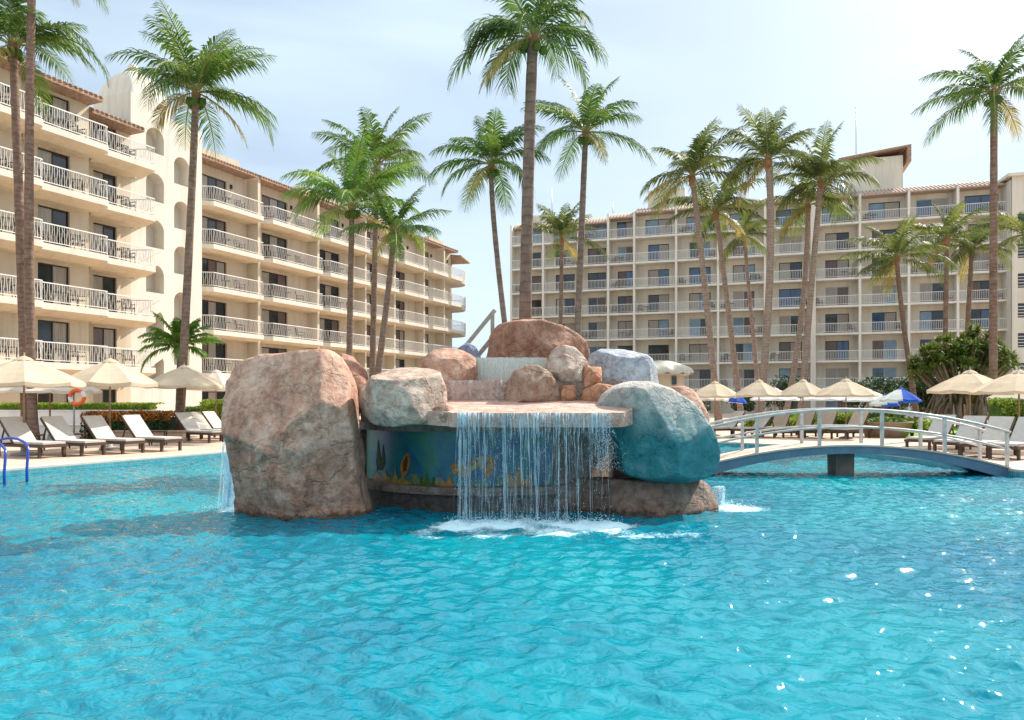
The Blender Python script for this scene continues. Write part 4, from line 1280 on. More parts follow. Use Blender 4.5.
    arch_wall(t0, t1, 2.4, B, T1T, (s_of(146, -2.4), s_of(164, -2.4), [(2.6, 4.3), (5.2, 6.9), (7.9, 9.6), (10.6, 12.3), (13.4, 15.1), (16.3, 17.8)]))
    arch_wall(t1, t2, 3.6, B, 19.3, (s_of(174, -3.6), s_of(189.5, -3.6), [(3.7, 5.5), (6.6, 8.4), (9.55, 11.35), (12.45, 14.25), (15.3, 17.1)]))
    tw.quad((t1,2.4,B),(t1,3.6,B),(t1,3.6,T1T),(t1,2.4,T1T))           # return
    tw.quad((t0,2.4,B),(t0,5.6,B),(t0,5.6,T1T),(t0,2.4,T1T)); tw.quad((t0,5.6,B),(t1,5.6,B),(t1,5.6,T1T),(t0,5.6,T1T)); tw.quad((t1,3.6,B),(t1,5.6,B),(t1,5.6,T1T),(t1,3.6,T1T))
    tw.quad((t0,2.4,T1T),(t1,2.4,T1T),(t1,5.6,T1T),(t0,5.6,T1T))
    tw.quad((t2,3.6,B),(t2,10,B),(t2,10,19.3),(t2,3.6,19.3)); tw.quad((t1,3.6,19.3),(t2,3.6,19.3),(t2,10,19.3),(t1,10,19.3))
    tw.quad((t1,5.6,B),(t1,10,B),(t1,10,19.3),(t1,5.6,19.3)); tw.quad((t1,10,B),(t2,10,B),(t2,10,19.3),(t1,10,19.3))
    tob = tw.build('stair_tower', M['creamwhite'], e_)
    # dome: pillow vault over the square
    m_ = MB(); K = 16; vs = []
    for i in range(K+1):
        for j in range(K+1):
            u = i/K*2-1; v = j/K*2-1
            h = (max(0, 1-abs(u)**2.4)**.5)*(max(0, 1-abs(v)**2.4)**.5)
            vs.append((t0+(t1-t0)*(u+1)/2, 2.4+3.2*(v+1)/2, T1T+.002+1.9*h))
    m_.add(vs, [(i*(K+1)+j, (i+1)*(K+1)+j, (i+1)*(K+1)+j+1, i*(K+1)+j+1) for i in range(K) for j in range(K)], 0, True)
    m_.build('dome', M['creamwhite'], tob)
    cxd, cyd = (t0+t1)/2, 4.0
    m_ = MB(); m_.lathe([(.28, T1T+1.8), (.3, T1T+2.1), (.3, T1T+2.2), (.22, T1T+2.4), (0, T1T+2.5)], 12, (cxd, cyd, 0)); m_.build('finial', M['creamwhite'], tob)
    # diagonal stair parapets seen through/along the tower side
    for k in range(5):
        m_ = MB(); za = 3.6+2.9*k
        m_.add([(t0+.0, 2.05, za-.9), (t0+1.9, 2.05, za+.35), (t0+1.9, 2.05, za+1.0), (t0+.0, 2.05, za-.2), (t0+.0, 2.398, za-.9), (t0+1.9, 2.398, za+.35), (t0+1.9, 2.398, za+1.0), (t0+.0, 2.398, za-.2)],
               [(0,1,2,3),(7,6,5,4),(0,4,5,1),(1,5,6,2),(2,6,7,3),(3,7,4,0)])
        m_.build('stair_parapet', M['creamwhite'], tob)
    wall.build('wall', M['cream'], e_)
left_hotel()

# ------------------------------------------------------------------ palms
def frond(mb, base, az, el, Ln, droop, ll, nl=34, curl=0.0, rr=random, dens=1.0, lw=.045, mi=0):
    """feather frond: drooping midrib with leaflets either side"""
    SEG = 14; p = Vector(base); pts = [p.copy()]; dirs = []
    a = az; e0 = el
    for i in range(SEG):
        t = (i+.5)/SEG
        e = e0-droop*(t**1.25)
        aa = a+curl*t
        d = Vector((math.cos(aa)*math.cos(e), math.sin(aa)*math.cos(e), math.sin(e)))
        dirs.append(d); p = p+d*(Ln/SEG); pts.append(p.copy())
    mb.tube(pts, [.03*Ln/3*(1-.85*i/SEG)+.004 for i in range(SEG+1)], 4, 1, smooth=False, cap=False)
    side0 = Vector((-math.sin(a), math.cos(a), 0))
    for k in range(nl):
        t = .10+.90*(k+.5)/nl
        f = t*SEG; i = min(SEG-1, int(f)); c_ = pts[i].lerp(pts[i+1], f-i); d = dirs[i]
        side = side0; up = side.cross(d)*-1
        if up.z < 0: up = -up
        prof = (math.sin(math.pi*min(1, (t*.93+.09)))**.55)
        for s in (-1, 1):
            if rr.random() < .04: continue
            l_ = ll*prof*rr.uniform(.8, 1.12)
            if l_ < .05: continue
            fw = .55+.75*t+rr.uniform(-.12, .12)
            dr = (side*s+d*fw+up*rr.uniform(.05, .3)).normalized()
            g_ = rr.uniform(.5, 1.2)
            m1 = c_+dr*l_*.5-Vector((0, 0, g_*.12*l_)); m2 = c_+dr*l_*.93-Vector((0, 0, g_*.62*l_))
            wv = d*lw*prof*(.5+.5*l_/ll)
            wv2 = wv*.75
            mb.add([c_-wv*.4, c_+wv*.5, m1+wv2, m1-wv2, m2], [(0, 1, 2, 3), (3, 2, 4)], mi)

def palm(base, top, crownR, label, seed, trunk_r=(.2, .13), nf=17, mid=None, lean=0, tmat='trunk', fmat='frond', group='coconut palms', updir=.75, special=(), nl=54, dead=1, skip_below=False, nuts=True, lw=None, droop=1.4, cat='palm tree'):
    """base/top are world points"""
    rr = random.Random(seed)
    base = Vector(base); top = Vector(top)
    e_ = empty('palm_tree', base); tag(e_, label, cat, group)
    T = top-base
    m_ = MB(); pts = []; rd = []; n_ = 26
    for i in range(n_+1):
        t = i/n_
        p = T*t
        if mid is not None:
            mm = Vector(mid)-base
            p = (1-t)**2*Vector((0, 0, 0))+2*t*(1-t)*(2*mm-.5*T)+t*t*T
        pts.append(p)
        r_ = trunk_r[0]+(trunk_r[1]-trunk_r[0])*t
        r_ *= 1+.35*math.exp(-t*T.length/.5)+.03*math.sin(i*2.3)
        rd.append(r_)
    m_.tube(pts, rd, 12)
    m_.build('trunk', M[tmat], e_)
    m_ = MB()
    crownR *= .96
    ll = crownR*.285; lw = lw or crownR*.0165
    c0 = T
    m_.tube([c0-Vector((0, 0, crownR*.16)), c0-Vector((0, 0, crownR*.03)), c0+Vector((0, 0, crownR*.08))], [trunk_r[1]*1.05, trunk_r[1]*1.5, trunk_r[1]*.6], 8, 2)
    nf = max(13, int(nf*.84))
    fr = []
    ga = 2.399
    for i in range(nf):
        q = i/(nf-1)
        az = i*ga+rr.uniform(-.5, .5)
        el = R(82)-q*R(100)*(1.05-updir*.35)+rr.uniform(-.25, .25)
        fr.append((az, el, crownR*rr.uniform(.82, 1.15)*(1.0-.12*(1-q)), droop*rr.uniform(.6, 1.3)*(.75+.35*q)))
    for (az, el, Ln, dp) in fr:
        frond(m_, c0+Vector((math.cos(az)*.05, math.sin(az)*.05, 0)), az, el, Ln*1.12, dp, ll, nl, rr.uniform(-.25, .25), rr, lw=lw)
    for (az, el, Ln, dp, mi) in special:
        frond(m_, c0, R(az), R(el), Ln, dp, ll*1.05, nl+4, 0, rr, lw=lw, mi=mi)
    for i in range(dead):
        frond(m_, c0, rr.uniform(0, 6.28), R(-25), crownR*.95, .9, ll*.8, nl-6, 0, rr, lw=lw, mi=3)
    m_.build('crown', [M[fmat], M['rachis'], M['sheath'], M['frond_dry']], e_)
    if nuts and top.y < 35:
        r_ = crownR*.05
        mn = MB(); mn.lathe([(0, -r_*1.2), (r_*.8, -r_*.7), (r_, 0), (r_*.75, r_*.8), (0, r_*1.1)], 8)
        proto = None
        for i in range(5):
            a = i*1.26+rr.uniform(-.3, .3)
            if proto is None: proto = o = mn.build('coconut', M['leaf_green'], e_)
            else: o = proto.copy(); COL.objects.link(o); o.parent = e_
            o.location = c0+Vector((math.cos(a)*trunk_r[1]*1.9, math.sin(a)*trunk_r[1]*1.9, -crownR*.1-rr.uniform(0, .06)*crownR))
    return e_

def P(bpx, tpx, tpy, Y, Rpx, label, seed, wpx=8, mid=None, basez=.15, **kw):
    k = Y/F
    base = (gx(bpx, Y), Y, basez); top = at(tpx, tpy, Y)
    md = None
    if mid: md = at(mid[0], mid[1], Y)
    tk = .8 if Y > 40 else 1.0
    tr = (wpx*k*.46*tk, wpx*k*.36*tk)
    return palm(base, top, Rpx*k, label, seed, tr, mid=md, **kw)

# left foreground pair
P(27, 13, 45, 25.5, 80, 'palm with crown at the top left corner, the more leaning of the left pair', 1, 10, mid=(20, 230), special=((-8, 38, 3.6, 1.9, 0), (8, 30, 4.1, 2.1, 0)), tmat='trunk_red', nf=20)
P(34, 33, -62, 24.6, 76, 'tall palm of the left pair whose crown rises out of the photo', 2, 10, mid=(29, 230), tmat='trunk_red', nf=22)
P(179, 196, 92, 27.0, 86, 'tall palm in front of the stair tower, trunk leaning right', 3, 9, mid=(190, 230), nf=29, special=((0, 5, 3.2, .9, 0), (180, -10, 2.2, 1.3, 3)), nl=40)
P(178, 180, 347, 28.5, 42, 'short bushy palm by the pool umbrellas in front of the left hotel', 4, 7, nf=26, fmat='frond_bright', lw=.055, updir=.9, nuts=False, dead=0)
P(348, 352, 204, 31, 78, 'palm with very upright bright fronds before the left hotel', 5, 7.5, nf=20, fmat='frond_bright', updir=1.1, special=((178, 35, 3.0, 1.9, 0), (80, 85, 3.4, .5, 0), (20, 60, 3.3, 1.0, 0)), droop=1.35)
P(371, 377, 165, 36, 72, 'palm standing between two others before the left hotel', 6, 7, nf=20, updir=.9)
P(369, 394, 231, 29.5, 58, 'leaning palm with drooping fronds nearest the fountain on the left', 7, 7.5, mid=(386, 310), nf=20)
# fountain palm
P(523, 533, 37, 12.9, 92, 'tallest palm rising straight out of the fountain top', 8, 14.5, mid=(527, 230), basez=.15, nf=22, tmat='trunk_red', special=((5, 42, 1.55, 2.4, 0), (176, 40, 1.6, 2.5, 0), (160, 0, 1.3, 1.6, 0)), nl=44, droop=2.1, dead=3)
P(522, 492, 164, 19, 72, 'slim curved palm left of the fountain palm', 9, 6.5, mid=(497, 255), nf=18, special=((-60, 0, 1.5, 1.0, 0),))
P(573, 586, 132, 20, 70, 'slim palm with ragged crown right of the fountain palm', 10, 7.5, mid=(582, 220), nf=18)
P(559, 562, 238, 40, 46, 'small palm before the left end of the far hotel', 11, 5, nf=18, fmat='frond_far', updir=.8)
# right group
P(719, 692, 176, 44, 66, 'leftmost palm of the cluster before the far hotel', 12, 9, mid=(703, 270), nf=20, fmat='frond_far', special=((185, -5, 3.4, .9, 3),), tmat='trunk_pale')
P(742, 716, 212, 47, 60, 'second palm of the cluster, partly hidden by its taller neighbours', 13, 8, mid=(727, 300), nf=18, fmat='frond_far', tmat='trunk_pale')
P(761, 744, 236, 50, 44, 'low drooping palm in the middle of the cluster', 14, 6, nf=18, fmat='frond_far', tmat='trunk_pale', updir=.2)
P(759, 768, 160, 42, 62, 'tallest palm of the middle cluster with upright crown', 15, 11, mid=(770, 270), nf=22, fmat='frond_far', tmat='trunk_pale', updir=.8)
P(784, 808, 205, 46, 52, 'palm behind the yellow-green crowned one, slim leaning trunk', 16, 8, mid=(802, 310), nf=18, fmat='frond_far', tmat='trunk_pale')
P(800, 821, 182, 43, 64, 'yellow-green crowned palm at the right of the cluster', 17, 9, mid=(812, 280), nf=22, fmat='frond_far', tmat='trunk_pale', updir=.6)
P(918, 897, 258, 46, 55, 'palm leaning left before the right half of the far hotel', 18, 7, mid=(903, 320), nf=18, fmat='frond_far', special=((0, -5, 3.3, .7, 0), (190, -5, 3.0, .7, 0)))
P(944, 947, 238, 50, 48, 'upright palm beside the leaning one at the right', 19, 7, nf=18, fmat='frond_far', updir=.8)
P(962, 972, 250, 52, 46, 'palm with pale trunk right of the upright one', 20, 7, nf=18, fmat='frond_far')
P(993, 994, 92, 30, 68, 'very tall straight palm at the right edge of the photo', 21, 8.5, nf=20, special=((200, 10, 2.9, 1.3, 0),), tmat='trunk_red')
P(1032, 1026, 235, 48, 52, 'palm half cut off by the right edge of the photo', 22, 7, nf=18, fmat='frond_far')

# ------------------------------------------------------------------ umbrellas
def make_umbrella(canvas, name='patio_umbrella'):
    e_ = empty(name)
    m_ = MB(); NS = 8
    ring = lambda r_, z, sag=0: [(r_*math.cos(2*math.pi*(i+.5)/NS), r_*math.sin(2*math.pi*(i+.5)/NS), z) for i in range(NS)]
    prof = [(.09, 2.66), (.5, 2.50), (1.0, 2.27), (1.5, 2.0), (1.5, 1.90)]
    vs = []
    sub = 4
    for (r_, z) in prof:
        for i in range(NS):
            a = Vector((math.cos(2*math.pi*(i+.5)/NS), math.sin(2*math.pi*(i+.5)/NS), 0)); b = Vector((math.cos(2*math.pi*(i+1.5)/NS), math.sin(2*math.pi*(i+1.5)/NS), 0))
            for s in range(sub):
                t = s/sub; q = a.lerp(b, t)*r_; sg = .035*r_*math.sin(math.pi*t)
                vs.append((q.x, q.y, z-sg*(1 if z > 1.95 else .6)))
    W_ = NS*sub
    fs = [(i*W_+j, i*W_+(j+1) % W_, (i+1)*W_+(j+1) % W_, (i+1)*W_+j) for i in range(len(prof)-1) for j in range(W_)]
    m_.add(vs, fs, 0, False)
    m_.lathe([(.26, 2.605), (.16, 2.68), (0, 2.74)], 8)
    if isinstance(canvas, tuple):
        for i_ in range(len(fs)):
            m_.m[i_] = 1 if (i_ % W_) < W_//2 else 0
    m_.build('canopy', canvas, e_)
    m_ = MB(); m_.tube([(0, 0, 0), (0, 0, 2.82)], .03, 8); m_.build('pole', M['pole'], e_)
    m_ = MB(); m_.lathe([(0, 0), (.32, 0), (.32, .06), (.08, .1), (.06, .3), (0, .3)], 14); m_.build('base', M['concrete'], e_)
    for i in range(NS):
        a = 2*math.pi*(i+.5)/NS
        m_ = MB(); m_.bar((.05*math.cos(a), .05*math.sin(a), 2.58), (1.47*math.cos(a), 1.47*math.sin(a), 1.955), .025)
        m_.bar((.04*math.cos(a), .04*math.sin(a), 2.05), (.75*math.cos(a), .75*math.sin(a), 2.27), .02); m_.build('rib', M['pole'], e_)
    return e_
UB = {}
def umb(px, rim, half, Y, label, group, kind='canvas', tilt=0, rz=.2):
    """px of pole, rim row, half width in px, distance"""
    if kind not in UB: UB[kind] = o = make_umbrella((M['canvas_blue'], M['canvas_white']) if kind == 'canvas_blue' else M[kind])
    else: o = copy_tree(UB[kind])
    s = half*Y/F/1.5; zr = CAMZ-(rim-HZ)/F*Y-.15
    h = zr/1.93
    o.location = (gx(px, Y), Y, .15); o.scale = (s, s, h); o.rotation_euler = (0, R(tilt), rz)
    tag(o, label, 'umbrella', group)
G1 = 'beige umbrellas by the left loungers'
umb(24, 385, 54, 19.4, 'large beige umbrella over the leftmost loungers', G1)
umb(110, 385, 46, 21.6, 'beige umbrella right of the lifebuoy, over the middle left loungers', G1, rz=.5)
umb(184, 387, 38, 26.5, 'beige umbrella beside the short bushy palm', G1, rz=.1)
umb(50, 392, 46, 25.8, 'beige umbrella behind the leftmost one, lower', G1, 'canvas_pale')
umb(216, 389, 32, 30, 'pale umbrella half hidden behind the tallest boulder', G1, 'canvas_pale')
G2 = 'beige umbrellas beyond the footbridge'
umb(715, 397, 25, 30, 'beige umbrella directly right of the teal boulder', G2)
umb(759, 396, 25, 29.5, 'beige umbrella over the left end of the footbridge', G2, rz=.4)
umb(803, 396, 25, 29, 'beige umbrella left of the one above the bridge pier', G2, rz=.3)
umb(846, 396, 30, 28, 'beige umbrella straight above the bridge pier', G2, rz=.15)
umb(706, 400, 22, 36, 'pale umbrella farther back by the teal boulder', G2, 'canvas_pale')
umb(775, 400, 24, 36, 'white-rimmed umbrella in the back row, left of three', G2, 'canvas_white')
umb(826, 400, 24, 36, 'white-rimmed umbrella in the back row, middle of three', G2, 'canvas_white')
umb(868, 401, 24, 35, 'white-rimmed umbrella in the back row, right of three', G2, 'canvas_white')
umb(884, 405, 14, 33, 'smaller blue umbrella left of the other blue one', 'blue umbrellas', 'canvas_blue', 4, .9)
umb(900, 401, 19, 31, 'larger blue and white umbrella by the lawn beyond the bridge', 'blue umbrellas', 'canvas_blue', 3, .8)
umb(733, 402, 11, 38, 'small blue umbrella under the beige ones by the bridge end', 'blue umbrellas', 'canvas_blue', 6)
umb(970, 392, 40, 23.5, 'beige umbrella in front of the broad root-tree', G2)
umb(1019, 393, 44, 21.5, 'beige umbrella cut by the right edge of the photo', G2, rz=.5)
umb(1022, 399, 32, 28, 'pale umbrella behind the one at the right edge', G2, 'canvas_pale')

# ------------------------------------------------------------------ loungers
def make_lounger(fabric):
    """foot at origin pointing +x, head at -x"""
    e_ = empty('sun_lounger'); Ln = 1.95; Wd = .62
    m_ = MB()
    for y in (-Wd/2, Wd/2):
        m_.bar((0, y, .30), (-Ln, y, .30), .05, .07)
        a = (-1.18, y*.93, .34); b = (-1.78, y*.93, .97); m_.bar(a, b, .04, .05)
    m_.bar((-.02, -Wd/2, .30), (-.02, Wd/2, .30), .05, .07); m_.bar((-Ln+.02, -Wd/2, .30), (-Ln+.02, Wd/2, .30), .05, .07)
    m_.bar((-1.77, -Wd/2*.93, .96), (-1.77, Wd/2*.93, .96), .04, .05);
    for y in (-.2, .2): m_.bar((-1.85, y, .32), (-1.66, y, .80), .03, .03)
    m_.build('frame', M['wood_dark'], e_)
    for x in (-.12, -1.75):
        for y in (-Wd/2, Wd/2):
            m_ = MB(); m_.box(x-.035, x+.035, y-.03, y+.03, 0, .29); m_.build('leg', M['wood_dark'], e_)
    m_ = MB()
    m_.box(-1.2, -.02, -.29, .29, .345, .40); m_.build('seat', fabric, e_)
    m_ = MB(); mt = Matrix.Translation((-1.2, 0, .37)) @ Matrix.Rotation(R(-134), 4, 'Y').inverted()
    d = Vector((-.60, 0, .63)).normalized(); up = Vector((.63, 0, .60)).normalized()
    a = Vector((-1.2, 0, .36)); b = a+d*.86
    vs = []
    for p in (a, b):
        for y in (-.29, .29):
            for k in (0, .05): vs.append(p+Vector((0, y, 0))+up*k)
    m_.add(vs, [(0,1,3,2),(4,6,7,5),(1,5,7,3),(0,2,6,4),(0,4,5,1),(2,3,7,6)])
    m_.build('backrest', fabric, e_, fix=True)
    return e_
LG = {}
def lounger(px, Y, rz, label, group, fab='sling'):
    if fab not in LG: LG[fab] = o = make_lounger(M[fab])
    else: o = copy_tree(LG[fab])
    o.location = (gx(px, Y), Y, .15); o.rotation_euler = (0, 0, rz); tag(o, label, 'sun lounger', group)
GL = 'sun loungers along the left pool edge'
hd = math.atan2(-.4156, .9095)
lounger(55, 18.5, hd, 'grey lounger nearest the blue pool ladder', GL)
lounger(96, 19.2, hd, 'grey lounger second from the pool ladder', GL)
lounger(136, 20.0, hd, 'beige lounger third from the pool ladder', GL, 'sling_beige')
lounger(174, 20.9, hd, 'beige lounger in front of the dark flower hedge', GL, 'sling_beige')
lounger(219, 25.2, hd, 'pale lounger beside the short palm, first of three close together', GL, 'sling_beige')
lounger(230, 26.3, hd, 'pale lounger in the middle of the three close together', GL, 'sling_beige')
lounger(243, 27.6, hd, 'pale lounger nearest the tallest boulder, last of three', GL, 'sling_beige')
GR = 'sun loungers beyond the footbridge'
hr = math.atan2(-.45, -.89)
def L2(px, Y, label, a=0, fab='sling'): lounger(px, Y, hr+a, label, GR, fab)
L2(705, 28.5, 'grey lounger right behind the teal boulder, head to the right')
L2(735, 28.3, 'grey lounger with its foot by the bridge\'s left rail')
L2(765, 28.5, 'grey lounger seen through the second gap of the bridge rail', .35)
L2(790, 28.2, 'grey lounger left of the bridge pier, beside green plants', .35)
L2(812, 27.8, 'grey lounger just left of the bridge pier', .35)
L2(838, 27.4, 'grey lounger seen right above the bridge pier', .2)
L2(916, 20.8, 'grey lounger left of four near the bridge\'s right end', .15)
L2(945, 19.4, 'grey lounger second of four near the bridge\'s right end', .15)
L2(972, 18.6, 'beige lounger third of four near the bridge\'s right end', .15, 'sling_beige')
L2(1002, 17.9, 'grey lounger cut by the right edge of the photo', .15)

def side_table(px, Y, label):
    e_ = empty('side_table', (gx(px, Y), Y, .15), .3); tag(e_, label, 'side table', 'side tables between the loungers')
    m_ = MB(); m_.box(-.25, .25, -.25, .25, .42, .46)
    m_.build('table_top', M['wood_dark'], e_)
    for x in (-.22, .22):
        for y in (-.22, .22):
            m_ = MB(); m_.box(x-.02, x+.02, y-.02, y+.02, 0, .419); m_.build('leg', M['wood_dark'], e_)
    m_ = MB(); m_.box(-.21, .21, -.21, .21, .15, .17); m_.build('shelf', M['wood_dark'], e_)
side_table(33, 21.2, 'dark slatted table between the two leftmost loungers')
side_table(76, 22.0, 'dark slatted table behind the lounger second from the ladder')
side_table(158, 23.8, 'dark slatted table by the lounger before the dark hedge')
side_table(958, 21.8, 'dark table beside the loungers at the bridge\'s right end')

# ------------------------------------------------------------------ pool ladder handrails
def hoop(px, Y, label):
    e_ = empty('ladder_handrail', (gx(px, Y), Y, .0), R(24)); tag(e_, label, 'pool ladder', 'pool ladder handrails')
    m_ = MB(); pts = [(.0, -.18, -.5), (.0, -.16, .25), (0, -.05, .58), (0, .10, .68), (0, .28, .66), (0, .45, .48), (0, .60, .17)]
    q = []
    for i in range(len(pts)-1):
        for t in (0, .5): q.append(Vector(pts[i]).lerp(Vector(pts[i+1]), t))
    q.append(Vector(pts[-1]))
    m_.tube(q, .024, 10); m_.build('rail', M['blue_metal'], e_)
    m_ = MB(); m_.lathe([(0, .165), (.06, .165), (.06, .185), (0, .185)], 12, (0, .6, 0)); m_.build('flange', M['metal_grey'], e_)
def hoop2(pa, pb, top, Y, label):
    """inverted-U rail: foot on the deck, foot in the water, seen from the pool"""
    e_ = empty('ladder_handrail', (gx((pa+pb)/2, Y), Y, 0)); tag(e_, label, 'pool ladder', 'pool ladder handrails')
    xa = gx(pa, Y)-e_.location.x; xb = gx(pb, Y)-e_.location.x; zt = CAMZ-(top-HZ)/F*Y
    m_ = MB(); pts = [(xa, .25, .17), (xa, .24, zt*.35)]
    for i in range(9):
        a = math.pi*(1-i/8); pts.append(((xa+xb)/2+(xb-xa)*.5*math.cos(a), .22-.4*i/8, zt-.26+.26*math.sin(a)))
    pts += [(xb+.01, -.23, zt*.3), (xb+.03, -.25, -.4)]
    m_.tube(pts, .026, 10); m_.build('rail', M['blue_metal'], e_)
hoop2(-14, 34, 438, 14.6, 'blue curved pool ladder handrail at the left edge of the photo')
hoop2(-38, 12, 441, 14.2, 'blue pool ladder handrail half cut off by the left edge')

# ------------------------------------------------------------------ plants
def leafmass(mb, c, rad, n, size, rr, mi=0, flat=.0, shell=.55):
    c = Vector(c)
    for i in range(n):
        d = Vector((rr.gauss(0, 1), rr.gauss(0, 1), rr.gauss(0, 1))).normalized()
        q = shell+(1-shell)*rr.random()
        p = c+Vector((d.x*rad[0], d.y*rad[1], d.z*rad[2]))*q
        u = Vector((rr.gauss(0, 1), rr.gauss(0, 1), rr.gauss(0, .7))).normalized()
        v = u.cross(Vector((rr.gauss(0, 1), rr.gauss(0, 1), rr.gauss(0, 1)))).normalized()
        s = size*rr.uniform(.6, 1.4)
        mb.add([p-u*s, p+v*s*.38, p+u*s, p-v*s*.38], [(0, 1, 2, 3)], mi)
def hedge(x0, x1, y0, y1, z0, z1, mats, label, n, size=.05, name='hedge', group=None, rz=0, loc=None, top2=0):
    e_ = empty(name, ((x0+x1)/2, (y0+y1)/2, z0), rz); tag(e_, label, 'hedge', group)
    rr = random.Random(int(abs(x0*100+y0*10)))
    hx, hy, h = (x1-x0)/2, (y1-y0)/2, z1-z0
    m_ = MB(); m_.box(-hx*.93, hx*.93, -hy*.85, hy*.85, 0.004, h*.88, 0)
    for i in range(n):
        face = rr.random()
        x = rr.uniform(-hx, hx); y = rr.uniform(-hy, hy); z = rr.uniform(0, h)
        bump = .5+.5*noise.noise(Vector((x*1.5, y*1.5, 3)))
        if face < .5: y = -hy*(.85+.25*rr.random())
        else: z = h*(.84+.2*rr.random()+.1*bump)
        p = Vector((x, y, z)); u = Vector((rr.gauss(0, 1), rr.gauss(0, 1), rr.gauss(0, 1))).normalized()
        v = u.cross(Vector((rr.gauss(0, 1), rr.gauss(0, 1), rr.gauss(0, 1)))).normalized(); s = size*rr.uniform(.6, 1.3)
        mi = 0
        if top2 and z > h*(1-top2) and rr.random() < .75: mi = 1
        m_.add([p-u*s, p+v*s*.45, p+u*s, p-v*s*.45], [(0, 1, 2, 3)], mi)
    m_.build('foliage', mats, e_)
def wallbox(name, x0, x1, y0, y1, z0, z1, mat, label, cat='wall', rz=0):
    e = MB(); hx, hy = (x1-x0)/2, (y1-y0)/2
    e.box(-hx, hx, -hy, hy, 0, z1-z0); e.box(-hx-.03, hx+.03, -hy-.03, hy+.03, z1-z0+.002, z1-z0+.05)
    o = e.build(name, mat); o.location = ((x0+x1)/2, (y0+y1)/2, z0); o.rotation_euler = (0, 0, rz); tag(o, label, cat)
    return o
def gxr(a, b, Y): return gx(a, Y), gx(b, Y)
# left planting and walls
x0, x1 = gxr(-90, 158, 30); wallbox('planter_wall', x0, x1, 30, 30.9, .15, 1.15, M['whitewall'], 'long low white wall under the clipped green hedge on the left', 'wall')
hedge(x0+.1, x1-.1, 30.1, 30.8, 1.2, 1.46, [M['leaf_lime'], M['leaf_orange']], 'clipped bright green hedge along the top of the white wall', 5200, .05)
x0, x1 = gxr(-90, 140, 28); wallbox('planter_wall', x0, x1, 28, 28.4, .15, .62, M['whitewall'], 'lower white kerb wall in front of the long white wall')
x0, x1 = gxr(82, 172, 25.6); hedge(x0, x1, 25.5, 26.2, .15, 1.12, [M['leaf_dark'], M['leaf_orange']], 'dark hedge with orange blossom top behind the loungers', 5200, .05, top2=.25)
x0, x1 = gxr(112, 182, 24.9); wallbox('planter_wall', x0, x1, 24.9, 25.2, .15, .52, M['planter_brown'], 'low brown planter wall in front of the dark hedge')
x0, x1 = gxr(200, 232, 33); hedge(x0, x1, 33, 34, .15, 1.5, [M['leaf_lime'], M['leaf_lime']], 'square lime-green hedge beside the tallest boulder', 1800, .07)
x0, x1 = gxr(183, 205, 34); hedge(x0, x1, 34, 34.6, .15, 1.2, [M['leaf_green'], M['leaf_green']], 'small green hedge left of the square lime one', 900, .07)

# lifebuoy on stand
lb = empty('lifebuoy', at(77, 397, 24.6)); tag(lb, 'orange and white lifebuoy ring hanging on a post by the loungers', 'lifebuoy')
for k in range(8):
    m_ = MB(); pts = []
    for i in range(7):
        a = 2*math.pi*(k+i/6)/8; pts.append((.235*math.cos(a), 0, .235*math.sin(a)))
    m_.tube(pts, .065, 8, cap=False); m_.build('ring_segment', M['orange'] if k % 4 else M['white_plastic'], lb)
ps = empty('lifebuoy_post', (gx(74, 24.7), 24.7, .15)); tag(ps, 'thin dark post holding the lifebuoy', 'post')
m_ = MB(); m_.tube([(0, 0, 0), (0, 0, 1.75)], .03, 8); m_.build('pole', M['metal_grey'], ps)
m_ = MB(); m_.box(-.12, .25, -.02, .02, 1.70, 1.76); m_.build('hook', M['metal_grey'], ps)

# lawn + right-hand planting
mb = MB(); mb.add([(gx(880, 38), 38, .156), (gx(885, 29), 29, .156), (gx(960, 25.5), 25.5, .156), (24, 27.5, .156), (30, 36, .156), (22, 40, .156)], [(0, 1, 2, 3, 4, 5)])
tag(mb.build('lawn', M['grass']), 'bright green lawn beyond the loungers', kind='structure')
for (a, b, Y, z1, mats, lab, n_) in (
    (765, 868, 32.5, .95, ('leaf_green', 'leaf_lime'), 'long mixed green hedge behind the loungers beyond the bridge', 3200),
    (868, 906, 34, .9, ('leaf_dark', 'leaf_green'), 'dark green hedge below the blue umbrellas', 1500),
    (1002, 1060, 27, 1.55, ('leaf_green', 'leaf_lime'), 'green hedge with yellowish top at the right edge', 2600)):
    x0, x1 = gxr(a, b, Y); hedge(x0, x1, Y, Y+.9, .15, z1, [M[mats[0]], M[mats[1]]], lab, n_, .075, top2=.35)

def shrub(px, Y, w, h, label, mat='leaf_dark', n=1500, size=.14, seed=1, stems=7, cat='shrub', z0=.15):
    rr = random.Random(seed)
    e_ = empty('shrub', (gx(px, Y), Y, z0)); tag(e_, label, cat, 'shrubs')
    m_ = MB()
    for k in range(9):
        a = rr.uniform(0, 6.28); q = rr.uniform(.1, .62)
        leafmass(m_, (math.cos(a)*w*.5*q, math.sin(a)*w*.5*q, h*rr.uniform(.4, .8)), (w*.24, w*.24, h*.24), n//9, size, rr, 0, shell=.25)
    m_.build('foliage', M[mat], e_)
    m_ = MB()
    for k in range(stems):
        a = rr.uniform(0, 6.28); m_.tube([(0, 0, 0), (math.cos(a)*w*.1, math.sin(a)*w*.1, h*.3), (math.cos(a)*w*.3, math.sin(a)*w*.3, h*.7)], [.05, .035, .015], 5)
    m_.build('stems', M['twig'], e_)
